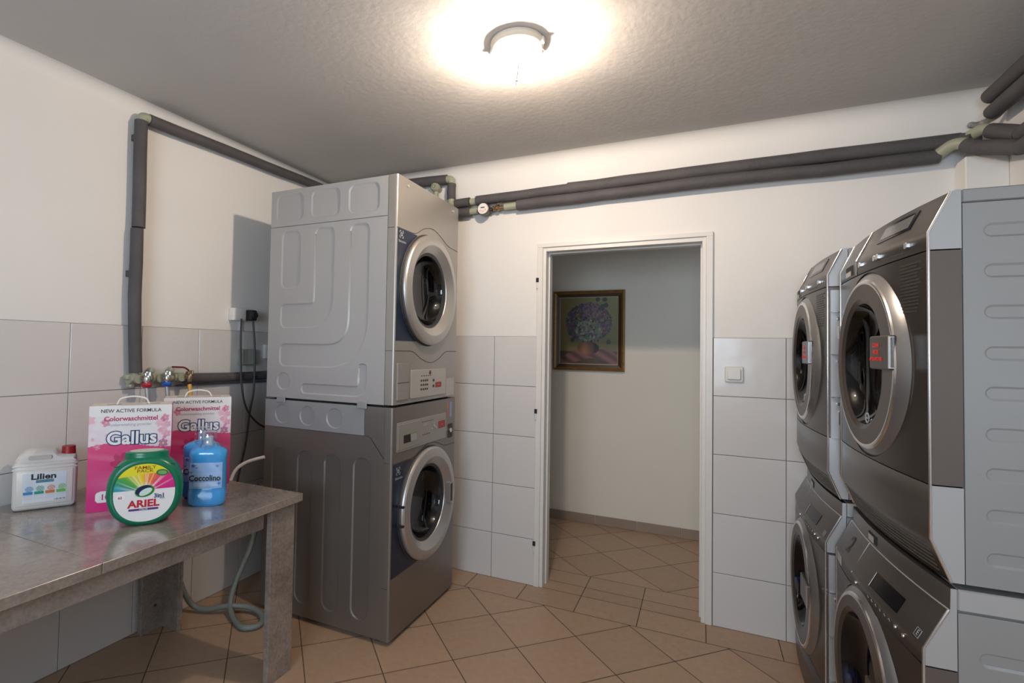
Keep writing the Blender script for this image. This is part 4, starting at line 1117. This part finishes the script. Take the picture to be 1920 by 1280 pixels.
# drain hoses
DH = mat('grey_drain_hose', (.20, .23, .22), .45)
def ribbed(pts, r, label, m, fr=.08):
    bm = B(); P = fillet(pts, fr, 10); out = []; rad = []
    for a, b in zip(P, P[1:]):
        n = max(1, int((b-a).length/.008))
        for k in range(n): out.append(a.lerp(b, k/n)); rad.append(r*(1.0 if len(out) % 2 else .92))
    out.append(P[-1]); rad.append(r); tube(bm, out, r, 12, radii=rad)
    return tag(obj('drain_hose', bm, m, smooth=40), label, 'hose')
ribbed([(-2.16, 2.16, .62), (-2.17, 2.12, .33), (-2.20, 2.03, .14), (-2.19, 1.985, .04), (-2.10, 1.93, .016), (-1.985, 1.885, .016), (-1.93, 1.945, .016), (-1.995, 2.03, .018), (-2.10, 2.04, .03), (-2.19, 1.97, .045), (-2.28, 1.93, .016), (-2.36, 1.90, .03), (-2.40, 1.86, .14), (-2.405, 1.83, .36), (-2.405, 1.83, .52)], .0145, 'grey ribbed drain hose looping on the floor under the table end', DH, .09)
bm = B(); tube(bm, fillet([(-2.05, 2.06, .80), (-2.13, 2.02, .775), (-2.17, 1.98, .74), (-2.19, 1.93, .60)], .06, 6), .009, 10)
tag(obj('white_hose', bm, WHITEP, smooth=60), 'white hose end arching behind the table beside the washer', 'hose')

# ------------------------------------------------------------------ light switch
ls = thing('light_switch', 'square white light switch on the tiles to the right of the doorway', 'light switch', (.143, YB-.009, 1.277))
bm = B(); prism(bm, rrect(-.042, .042, -.040, .040, .008), -.010, 0, bev=.003); obj('switch_frame', bm, mat('cream_switch', (.66, .65, .60), .35), ls, smooth=40)
bm = B(); prism(bm, rrect(-.030, .030, -.027, .027, .005), -.018, -.008, bev=.003); obj('rocker', bm, mat('cream_rocker', (.70, .69, .64), .3), ls, smooth=40)

# ------------------------------------------------------------------ framed painting in the corridor
pc = thing('framed_painting', 'gilt-framed painting of lilacs in a bowl hanging on the corridor wall', 'painting', (-.836, CY, 1.548))
PW, PHH = .284, .324
bm = B()
def frame_ring(bm, w0, h0, w1, h1, y0, y1, mi=0):
    A = [(-w0, -h0), (w0, -h0), (w0, h0), (-w0, h0)]; C = [(-w1, -h1), (w1, -h1), (w1, h1), (-w1, h1)]
    for k in range(4):
        a, b, c, d = A[k], A[(k+1) % 4], C[(k+1) % 4], C[k]
        bm.faces.new([bm.verts.new(v) for v in ((a[0], y0, a[1]), (b[0], y0, b[1]), (c[0], y1, c[1]), (d[0], y1, d[1]))]).material_index = mi
frame_ring(bm, PW, PHH, PW, PHH, -.002, -.03); frame_ring(bm, PW, PHH, PW-.012, PHH-.012, -.03, -.036); frame_ring(bm, PW-.012, PHH-.012, PW-.026, PHH-.026, -.036, -.024)
obj('gilt_frame', bm, mat('old_gilt', (.30, .17, .06), .38, metal=.5, var=.2, vscale=30), pc)
bm = B(); frame_ring(bm, PW-.026, PHH-.026, PW-.05, PHH-.05, -.024, -.016); obj('inner_frame', bm, mat('dark_walnut', (.055, .028, .012), .35), pc)
bm = B(); frame_ring(bm, PW-.05, PHH-.05, PW-.056, PHH-.056, -.017, -.016); frame_ring(bm, PW-.056, PHH-.056, PW-.056, PHH-.056, -.016, -.01); obj('liner', bm, mat('pale_liner', (.35, .28, .2), .4), pc)
rp = random.Random(5)
daubs = []
for k in range(900):
    # lilac masses: dark purple on top and the right, cream in the middle
    a = rp.uniform(0, 2*pi); q = rp.random()**.5
    u = .50+.40*q*cos(a); v = .62+.30*q*sin(a)
    if v < .33: continue
    d = math.hypot((u-.5)/.24, (v-.50)/.17)
    if d < 1 and rp.random() < .8: c = rp.choice([(.42, .44, .36), (.32, .38, .32), (.5, .5, .42), (.22, .30, .26), (.16, .24, .16)])
    elif u > .58 and v > .52 and rp.random() < .5: c = rp.choice([(.28, .13, .17), (.36, .2, .22), (.2, .08, .13)])
    elif .4 < u < .66 and v > .72: c = rp.choice([(.26, .17, .27), (.33, .22, .32), (.16, .09, .18)])
    else: c = rp.choice([(.10, .07, .15), (.07, .06, .11), (.14, .09, .18), (.05, .08, .07), (.18, .10, .19)])
    daubs.append((u, v, rp.uniform(.009, .022), tuple(x*rp.uniform(.45, .8) for x in c)))
for u, v in ((.66, .97), (.78, .97), (.80, .88), (.74, .86), (.18, .46), (.22, .36), (.85, .33)): daubs.append((u, v, .04, (.03, .06, .045)))
cells = {}
for dd in daubs:
    for i in range(int((dd[0]-dd[2])*20), int((dd[0]+dd[2])*20)+1):
        for j in range(int((dd[1]-dd[2])*20), int((dd[1]+dd[2])*20)+1): cells.setdefault((i, j), []).append(dd)
def art(u, v):
    if v > .19: c = Vector((.19, .155, .055))*(1-.35*u)+Vector((.10, .12, .035))*u*v*1.3
    else: c = Vector((.07, .045, .02))
    if v < .22 and abs((v-.02)-(.16*sin(min(1, max(0, (u-.08)/.95))*pi))) < .10: 
        w = sin(u*21+v*40)*.5+.5; c = Vector((.20, .085, .085))*(.4+.8*w)
    if ((u-.50)/.19)**2+((v-.235)/.095)**2 < 1: c = Vector((.26, .11, .045))*(1.3-1.4*abs(u-.44)/.2)
    for dd in cells.get((int(u*20), int(v*20)), ()):
        if (u-dd[0])**2+(v-dd[1])**2*1.2 < dd[2]**2: c = Vector(dd[3])
    return tuple(max(0, x*.85) for x in c)
painted('canvas', -PW+.056, PW-.056, -PHH+.056, PHH-.056, 110, 130, art, paint_mat('oil_paint', .45), pc, y=-.013)

# ------------------------------------------------------------------ table
CONC = bpy.data.materials.new('concrete_laminate'); CONC.use_nodes = True; nt = CONC.node_tree; b = nt.nodes['Principled BSDF']
tc = nt.nodes.new('ShaderNodeTexCoord'); n1 = nt.nodes.new('ShaderNodeTexNoise'); n1.inputs['Scale'].default_value = 4; n1.inputs['Detail'].default_value = 10; n1.inputs['Roughness'].default_value = .7
n2 = nt.nodes.new('ShaderNodeTexNoise'); n2.inputs['Scale'].default_value = 90; n2.inputs['Detail'].default_value = 4
ad = nt.nodes.new('ShaderNodeMath'); ad.operation = 'MULTIPLY_ADD'; ad.inputs[1].default_value = .35; nt.links.new(n2.outputs[0], ad.inputs[0]); nt.links.new(n1.outputs[0], ad.inputs[2])
cr = nt.nodes.new('ShaderNodeValToRGB'); E_ = cr.color_ramp.elements; E_[0].position = .45; E_[0].color = (.145, .12, .105, 1); E_[1].position = .88; E_[1].color = (.38, .33, .29, 1)
mp = nt.nodes.new('ShaderNodeMapping'); mp.inputs['Scale'].default_value = (1, .55, 1)
nt.links.new(tc.outputs['Object'], mp.inputs[0]); nt.links.new(mp.outputs[0], n1.inputs['Vector']); nt.links.new(tc.outputs['Object'], n2.inputs['Vector']); nt.links.new(ad.outputs[0], cr.inputs[0]); nt.links.new(cr.outputs[0], b.inputs['Base Color'])
b.inputs['Roughness'].default_value = .2; b.inputs['Coat Weight'].default_value = .7; b.inputs['Coat Roughness'].default_value = .14
TY0, TY1, TX0, TX1 = .10, 1.775, -2.405, -1.540
tb = thing('table', 'grey concrete-look laminate table along the left wall, holding the detergents', 'table', ((TX0+TX1)/2, (TY0+TY1)/2, 0))
ox, oy = (TX0+TX1)/2, (TY0+TY1)/2
def tbox(name, *a, bev=.0015):
    bm = B(); x0, x1, y0, y1, z0, z1 = a; box(bm, x0-ox, x1-ox, y0-oy, y1-oy, z0, z1, bev, 1); return obj(name, bm, CONC, tb)
tbox('tabletop', TX0, TX1, .9392, TY1, .718, .75); tbox('tabletop', TX0, TX1, TY0, .9378, .718, .75)
e = .037
ax0, ax1, ay0, ay1 = TX0+.03, TX1-e+.0, TY0+.02, TY1-.02
tbox('apron', TX1-.075, TX1-.055, ay0+.10, ay1-.145, .638, .718); tbox('apron', TX0+.055, TX0+.075, ay0+.10, ay1-.145, .638, .718)
tbox('apron', TX0+.07, TX1-.08, ay1-.035, ay1-.015, .638, .718); tbox('apron', TX0+.07, TX1-.08, ay0+.015, ay0+.035, .638, .718)
def leg(cx, cy, sx, sy):
    """L-shaped panel leg, corner at cx,cy opening towards sx,sy"""
    bm = B(); t = .026; w = .135
    xs = sorted((cx, cx+sx*t)); ys = sorted((cy, cy+sy*w)); box(bm, xs[0]-ox, xs[1]-ox, ys[0]-oy, ys[1]-oy, 0, .7178, .0015, 1)
    xs = sorted((cx+sx*t, cx+sx*w)); ys = sorted((cy, cy+sy*t)); box(bm, xs[0]-ox, xs[1]-ox, ys[0]-oy, ys[1]-oy, 0, .7178, .0015, 1)
    return obj('leg', bm, CONC, tb)
leg(TX1-.036, 1.768, -1, -1); leg(TX0+.008, 1.768, 1, -1); leg(TX1-.036, TY0+.007, -1, 1); leg(TX0+.008, TY0+.007, 1, 1)
bm = B(); lathe(bm, [(0, -.003), (.006, -.002), (.006, .001)], 10, 'X', (TX0+.008+.026-ox+.003, 1.70-oy, .12)); obj('screw_cap', bm, SEAM, tb)

# ------------------------------------------------------------------ things on the table
ZT = .7505
PM = paint_mat('printed_label', .32, coat=.2)
def face(dirx, diry):
    """z rotation that turns local +X along the given width direction (front = local -Y)"""
    return math.atan2(diry, dirx)
# --- white canister
rl = face(.504, .864)
cn = thing('soap_canister', 'white plastic liquid-soap canister with a red cap at the left end of the table', 'canister', (-2.267+.091/2-.864*.065+.0, 1.052+.156/2+.504*.065, ZT), rl)
CW, CD, CHT = .195, .13, .212
bm = B(); box(bm, -CW/2, CW/2, -CD/2, CD/2, 0, .178, .018, 4)
prof = [(-CW/2+.002, .165), (-CW/2+.006, .19), (-CW/2+.03, .212), (CW/2-.07, .212), (CW/2-.055, .196), (CW/2-.006, .192), (CW/2-.002, .165)]
# shoulder and moulded grip
loop = fillet([(q[0], 0, q[1]) for q in prof], .01, 4); lp = [(q.x, q.z) for q in loop]
prism(bm, lp, -CD/2+.012, CD/2-.012, bev=.008)
for z in (.150, .163): box(bm, -CW/2-.001, CW/2+.001, -CD/2-.001, CD/2+.001, z, z+.005, .0015, 1)
box(bm, -CW/2+.012, CW/2-.012, -CD/2-.0025, -CD/2+.01, .018, .145, .003, 2)
obj('canister_body', bm, mat('milky_plastic', (.72, .70, .66), .38, sub=.3), cn, smooth=45)
bm = B(); prism(bm, rrect(-CW/2+.045, CW/2-.08, .186, .201, .006), -CD/2+.006, CD/2-.006); obj('grip_slot', bm, mat('milky_shade', (.55, .50, .45), .5), cn)
bm = B(); cyl(bm, (CW/2-.030, 0, .192), (CW/2-.030, 0, .222), .0235, .022, seg=28); obj('cap', bm, mat('red_cap', (.35, .015, .02), .4), cn, smooth=40)
def lil(u, v):
    c = Vector((.78, .82, .86))
    g = max(0, 1-abs(u-.0)*2.2)*.5+max(0, 1-abs(u-1)*2.0)*.6
    c = c.lerp(Vector((.30, .52, .66)), g*(1-abs(v-.55)*1.2)*.8)
    if .30 < u < .70 and .66 < v < .77: c = Vector((.02, .22, .32))
    cols = ((.05, .25, .55), (.02, .35, .24), (.62, .20, .05), (.16, .48, .08))
    i = int(u*4) if u < 1 else 3; fu = u*4-i
    if .28 < v < .38 and .06 < fu < .94: c = Vector(cols[i])
    if .38 < v < .60 and ((fu-.6)/.38)**2+((v-.47)/.10)**2 < 1: c = c.lerp(Vector(cols[i]), .6+.3*sin(u*90)*sin(v*70))
    if .12 < v < .27 and .08 < fu < .92 and int(v*90) % 2: c = c*.85
    if v < .08 and u > .72 and .02 < v: c = Vector((.12, .12, .13)) if int(u*120) % 2 else c
    return tuple(c)
painted('label_sheet', -.066, .066, .030, .138, 96, 70, lil, PM, cn, y=-CD/2-.0032)
text('label_lettering', 'Lilien', .029, DARKINK, cn, (-.004, -CD/2-.0036, .124), bold=.03, sx=1.25)
text('label_lettering', 'CREAM SOAP', .0085, WHITEINK, cn, (0, -CD/2-.0036, .1075))

# --- detergent cartons
def gallus(u, v):
    rs = gallus.flowers
    # white crown fading into magenta
    c = Vector((.80, .78, .80))
    if v > .90: c = Vector((.82, .80, .79))
    w = .615+.03*sin(u*5)
    if v < w:
        k = min(1, (w-v)/.5); c = Vector((.72, .07, .22)).lerp(Vector((.62, .02, .20)), k)
        c = c.lerp(Vector((.85, .35, .50)), max(0, sin(v*38+u*5))*.35*max(0, 1-abs(v-.47)*9))
        if v < .38: c = c.lerp(Vector((.78, .30, .52)), .55*max(0, 1-abs((u-.45)/.55))*max(0, 1-abs(v-.26)/.14))
    else:
        c = c.lerp(Vector((.85, .62, .72)), .35*max(0, 1-abs(v-.62)*6))
        if v < .90: c = c.lerp(Vector((.86, .50, .64)), max(0, abs(u-.5)*2.1-.45)*max(0, .5+.5*sin(u*23+v*31)*sin(v*47-u*13)))
    for fx, fy, r, col, pet in rs:
        dx, dy = (u-fx)*.76, v-fy; d = math.hypot(dx, dy)
        if d < r:
            a = math.atan2(dy, dx); e_ = r*(.62+.38*abs(sin(a*pet/2)))
            if d < e_:
                c = c.lerp(Vector(col), .75+.2*sin(d*400)); 
                if d < r*.2: c = Vector((.75, .55, .2))
    # wash-load badge
    if .10 < u < .42 and .085 < v < .19:
        c = Vector((.86, .84, .86)) if ((u-.25)/.145)**4+((v-.135)/.055)**4 < 1 else c
    return tuple(c)
rf = random.Random(3)
gallus.flowers = [(.40, .445, .105, (.45, .02, .10), 7), (.40, .42, .05, (.20, .02, .16), 5), (.62, .46, .07, (.55, .05, .14), 6), (.90, .62, .05, (.42, .05, .22), 6), (.84, .42, .06, (.6, .1, .25), 6)]
for k in range(16): gallus.flowers.append((rf.choice([rf.uniform(.02, .22), rf.uniform(.80, .97)]), rf.uniform(.60, .88), rf.uniform(.018, .042), rf.choice([(.72, .25, .42), (.80, .40, .55), (.62, .15, .32)]), 5))
BLUEINK = mat('navy_ink', (.01, .045, .16), .4); WHITEI = mat('white_ink', (.85, .85, .85), .4); MAG = mat('magenta_ink', (.45, .02, .12), .4); LILACI = mat('grey_lilac_ink', (.45, .40, .50), .5)
MAGBOX = mat('magenta_carton', (.50, .03, .17), .35); WHITEBOX = mat('white_carton', (.72, .66, .62), .4)
def carton(label, loc, rz):
    w, d, h_ = .272, .115, .392
    t = thing('detergent_box', label, 'detergent box', loc, rz)
    bm = B(); box(bm, 0, w, 0, d, 0, h_, .002, 1)
    for f in bm.faces:
        if f.calc_center_median().z > h_*.999: f.material_index = 1
    obj('carton', bm, [MAGBOX, WHITEBOX], t)
    painted('printed_front', 0, w, 0, h_, 120, 160, gallus, PM, t, y=-.0008)
    text('carton_lettering', 'NEW ACTIVE FORMULA', .0185, DARKINK, t, (w/2, -.0012, h_-.020), bold=.004)
    text('carton_lettering', 'Colorwaschmittel', .0245, MAG, t, (w/2, -.0012, h_-.050), bold=.02)
    text('carton_lettering', 'colorwashing powder', .0155, LILACI, t, (w/2, -.0012, h_-.072))
    text('brand_outline', 'Gallus', .067, BLUEINK, t, (w/2+.004, -.0011, h_-.125), bold=.075, sx=1.0)
    text('brand_lettering', 'Gallus', .067, WHITEI, t, (w/2+.004, -.0022, h_-.125), bold=.022, sx=1.0)
    text('load_count', '100', .030, MAG, t, (.066, -.0014, .052), bold=.01)
    bm = B(); tube(bm, fillet([(w/2-.055, d*.45, h_-.002), (w/2-.045, d*.45, h_+.022), (w/2, d*.45, h_+.032), (w/2+.045, d*.45, h_+.022), (w/2+.055, d*.45, h_-.002)], .03, 6), .0032, 8)
    obj('carry_handle', bm, WHITEP, t, smooth=60)
    bm = B(); box(bm, w*.18, w*.36, d*.42, d*.48, h_, h_+.0006); box(bm, w*.66, w*.84, d*.42, d*.48, h_, h_+.0006); obj('handle_slot', bm, SEAM, t)
    return t
rb = face(.62, .785)
carton('pink and white detergent box standing in front, behind the green tub', (-2.044, 1.177, ZT), rb)
c2 = carton('pink and white detergent box farther back, beside the wall taps and behind the blue bottles', (-2.107, 1.522, ZT), face(.62, .785))

# --- green tub of capsules
ra = face(.62, .785)
tub = thing('capsule_tub', 'round green tub of laundry capsules with a rainbow label at the front of the table', 'detergent tub', (-1.772, 1.222, ZT), ra)
GREEN = mat('green_plastic', (.0, .155, .075), .28)
TW, THt, TD = .118, .134, .05
def oval(k, n, rx, rz_, p=2.25):
    a = 2*pi*k/n; cx_, sz_ = cos(a), sin(a)
    return (rx*math.copysign(abs(cx_)**(2/p), cx_), rz_*math.copysign(abs(sz_)**(2/p), sz_))
bm = B(); n = 72; rowsv = []
ZC = .1225
for y, s in ((-TD, .80), (-TD-.001, .86), (-TD+.004, .925), (-TD+.014, .975), (-.02, 1.0), (.02, 1.0), (TD-.014, .975), (TD-.004, .925), (TD, .80)):
    row = []
    for k in range(n):
        x, z = oval(k, n, TW*s, .1225*s)
        z = max(z, -.117); row.append(bm.verts.new((x, y, ZC+z-.0055)))
    rowsv.append(row)
for A_, C_ in zip(rowsv, rowsv[1:]):
    for k in range(n): bm.faces.new((A_[k], A_[(k+1) % n], C_[(k+1) % n], C_[k]))
bm.faces.new(rowsv[0][::-1]); bm.faces.new(rowsv[-1])
obj('tub_body', bm, GREEN, tub, smooth=50)
bm = B(); lathe(bm, [(0, .250), (.058, .250), (.066, .247), (.068, .240), (.068, .226), (.074, .218), (.074, .205), (.05, .20)], 48, 'Z', sx=1.0)
for v in bm.verts: v.co.y *= .62
ld = obj('lid', bm, GREEN, tub, smooth=40)
bm = B(); lathe(bm, [(0, .2515), (.052, .2515), (.052, .2495)], 40, 'Z')
for v in bm.verts: v.co.y *= .6
obj('lid_sticker', bm, mat('pale_lid', (.50, .55, .45), .35), ld)
bm = B(); tube(bm, [(.108*cos(radians(150-120*k/20)), -TD*.8, .196+.018*sin(radians(150-120*k/20))) for k in range(21)], .0018, 6); obj('mould_line', bm, GREEN, tub, smooth=60)
def ari(u, v):
    x, z = (u-.5)*2, (v-.5)*2; c = Vector((.80, .79, .78))
    if z > .10-.0*x and z > -.12+.10*x*x:
        cx_, cz_ = .02, -.02; a = math.degrees(math.atan2(z-cz_, x-cx_))
        stops = [(-20, (.20, .03, .28)), (15, (.62, .02, .22)), (45, (.72, .02, .20)), (65, (.80, .16, .02)), (88, (.85, .30, .02)), (105, (.85, .62, .02)), (125, (.62, .62, .04)), (140, (.10, .40, .05)), (155, (.02, .30, .12)), (168, (.02, .32, .42)), (190, (.02, .28, .50))]
        if a < -90: a += 360
        cc = Vector(stops[0][1])
        for (a0, c0), (a1, c1) in zip(stops, stops[1:]):
            if a0 <= a <= a1: cc = Vector(c0).lerp(Vector(c1), (a-a0)/(a1-a0))
        if a > 190: cc = Vector(stops[-1][1])
        ray = max(0, sin(radians(a)*17))**6+max(0, sin(radians(a)*9+1))**10
        d = math.hypot(x-cx_, z-cz_); cc = cc.lerp(Vector((.95, .92, .85)), min(1, ray*.8*max(0, 1.1-d)+max(0, .42-d)*2.2))
        c = cc
    if z > .66-.12*max(0,-x): c = Vector((.78, .70, .02))
    return tuple(c)
def disc(u, v):
    x, z = (u-.5)*2, (v-.5)*2; m = max(abs(x), abs(z)); r = math.hypot(x, z)
    k = (m/r if r > 1e-6 else 1); x, z = x*k, z*k
    a = math.atan2(z, x); r = math.hypot(x, z); p = 2.2
    s = (abs(cos(a))**p+abs(sin(a))**p)**(-1/p)
    return (x*s*.093, max(-.0985, z*s*.0985)+ZC-.008)
def ari2(u, v):
    x, z = disc(u, v); return ari(x/.186+.5, (z-ZC+.008)/.197+.5)
painted('label_sheet', 0, 0, 0, 0, 150, 150, ari2, PM, tub, y=-TD-.0022, mask=disc)
yl = -TD-.0026
ORG = mat('brown_orange_ink', (.30, .08, .01), .4); ARED = mat('crimson_ink', (.52, .01, .03), .35); PURP = mat('purple_ink', (.10, .03, .20), .4)
text('label_lettering', 'FAMILY', .0155, ORG, tub, (.0, yl, .2005), bold=.008, sx=1.3); text('label_lettering', 'PACK', .0150, ORG, tub, (.0, yl, .1888), bold=.008, sx=1.35)
text('brand_lettering', 'ARIEL', .0335, ARED, tub, (-.002, yl, .0765), bold=.035, sx=1.12)
text('label_lettering', '3in1', .0195, BLUEINK, tub, (.045, yl, .1005), bold=.03); text('label_lettering', 'PODS', .006, BLUEINK, tub, (.054, yl, .0915))
bm = B(); prism(bm, rrect(-.047, .043, .0545, .0615, .003), yl-.0004, yl+.001); obj('label_stripe', bm, PURP, tub); text('label_lettering', 'COLOR', .0075, WHITEI, tub, (-.002, yl-.001, .058))
# swirl capsule emblem
bm = B()
def ell(cx, cz, rx, rz_, th, y0, mi, n=28, a0=0, a1=360):
    V0 = []; 
    for k in range(n+1):
        a = radians(a0+(a1-a0)*k/n); x, z = rx*cos(a), rz_*sin(a); V0.append((cx+x*cos(th)-z*sin(th), cz+x*sin(th)+z*cos(th)))
    if abs(a1-a0) == 360: V0.pop()
    prism(bm, V0, y0, y0+.0008, mi)
ell(.0, .120, .030, .020, .2, yl-.0002, 0); ell(-.003, .123, .025, .0155, .25, yl-.0009, 1); ell(.003, .1175, .021, .0105, .45, yl-.0016, 2)
obj('capsule_emblem', bm, [mat('emblem_green', (.02, .22, .03), .3), mat('emblem_navy', (.01, .02, .07), .25), mat('emblem_pale', (.62, .78, .72), .3)], tub)
bm = B(); ell(.052, .180, .019, .011, -.1, yl-.0004, 0); ell(.052, .180, .014, .007, -.1, yl-.0012, 1); obj('corner_badge', bm, [mat('badge_green', (.02, .16, .05), .4), mat('badge_lime', (.16, .38, .10), .4)], tub)
bm = B(); prism(bm, rrect(-.083, -.062, .095, .111, .003), yl-.0004, yl+.001); obj('count_badge', bm, WHITEI, tub); text('label_lettering', '63', .012, ARED, tub, (-.0725, yl-.001, .103), bold=.02)

# --- blue fabric softener bottles
BLUEB = mat('blue_liquid_bottle', (.055, .33, .72), .15, coat=.5)
CLEARC = glass_mat('clear_cap_plastic', (.86, .91, .95), .09)
def coco(u, v):
    c = Vector((.30, .50, .80)).lerp(Vector((.40, .55, .85)), v)
    if v > .62 or v < .3: c = c.lerp(Vector((.12, .35, .75)), .35*abs(sin(u*7+v*5)))
    for fx, fy, r, col in ((.12, .88, .09, (.02, .12, .50)), (.05, .62, .06, (.03, .15, .5)), (.22, .80, .05, (.05, .2, .6)), (.08, .30, .08, (.03, .2, .55)), (.85, .86, .06, (.12, .2, .55)), (.9, .18, .07, (.03, .15, .5)), (.6, .12, .08, (.05, .3, .7))):
        d = math.hypot((u-fx), (v-fy)*1.3)
        if d < r*(.7+.3*sin(math.atan2(v-fy, u-fx)*5)): c = Vector(col)
    if .08 < v < .26 and .15 < u < .88: c = c.lerp(Vector((.8, .88, .95)), .5 if int(v*60) % 3 else 0)
    return tuple(c)
def softener(label, loc, rz):
    t = thing('softener_bottle', label, 'bottle', loc, rz)
    bm = B(); w, d = .070, .043; n = 40; rows_ = []
    for z, s, e_ in ((0, .86, 0), (.004, .94, 0), (.012, .99, 0), (.05, 1, 0), (.058, .975, 0), (.066, .97, 0), (.160, .97, 0), (.168, .975, 0), (.174, 1, 0), (.190, 1.0, 0), (.200, .95, 0), (.208, .8, 1), (.214, .55, 1), (.219, .38, 1)):
        row = []
        for k in range(n):
            a = 2*pi*k/n; p_ = 3.2 if not e_ else 2.3
            x = math.copysign(abs(cos(a))**(2/p_), cos(a)); y = math.copysign(abs(sin(a))**(2/p_), sin(a))
            row.append(bm.verts.new((x*w*s, y*(d*s if not e_ else max(d*s, .0)), z)))
        rows_.append(row)
    for A_, C_ in zip(rows_, rows_[1:]):
        for k in range(n): bm.faces.new((A_[k], A_[(k+1) % n], C_[(k+1) % n], C_[k]))
    bm.faces.new(rows_[0][::-1]); bm.faces.new(rows_[-1])
    obj('bottle_body', bm, BLUEB, t, smooth=40)
    bm = B(); lathe(bm, [(.034, .200), (.038, .206), (.030, .222), (.027, .226), (.027, .240), (.030, .242), (.030, .262), (.026, .269), (.0, .270)], 32, 'Z')
    obj('cap', bm, CLEARC, t, smooth=40)
    bm = B(); lathe(bm, [(.016, .215), (.016, .250), (.0, .250)], 24, 'Z'); obj('spout', bm, mat('pale_spout', (.55, .62, .70), .3), t, smooth=40)
    painted('label_sheet', -.060, .060, .066, .160, 64, 64, coco, PM, t, y=-d*.97-.0014, yf=lambda x, z: .008*(abs(x)/.060)**4)
    t.scale = (1, 1, 1.06)
    text('brand_lettering', 'Coccolino', .029, DARKINK, t, (-.002, -d*.97-.0022, .1035), bold=.025, sx=.95)
    return t
softener('blue softener bottle with clear cap, the front one of two beside the green tub', (-1.762, 1.474, ZT), face(.80, .60))
softener('blue softener bottle mostly hidden behind the front blue bottle and beside the box', (-1.875, 1.535, ZT), face(.80, .60))
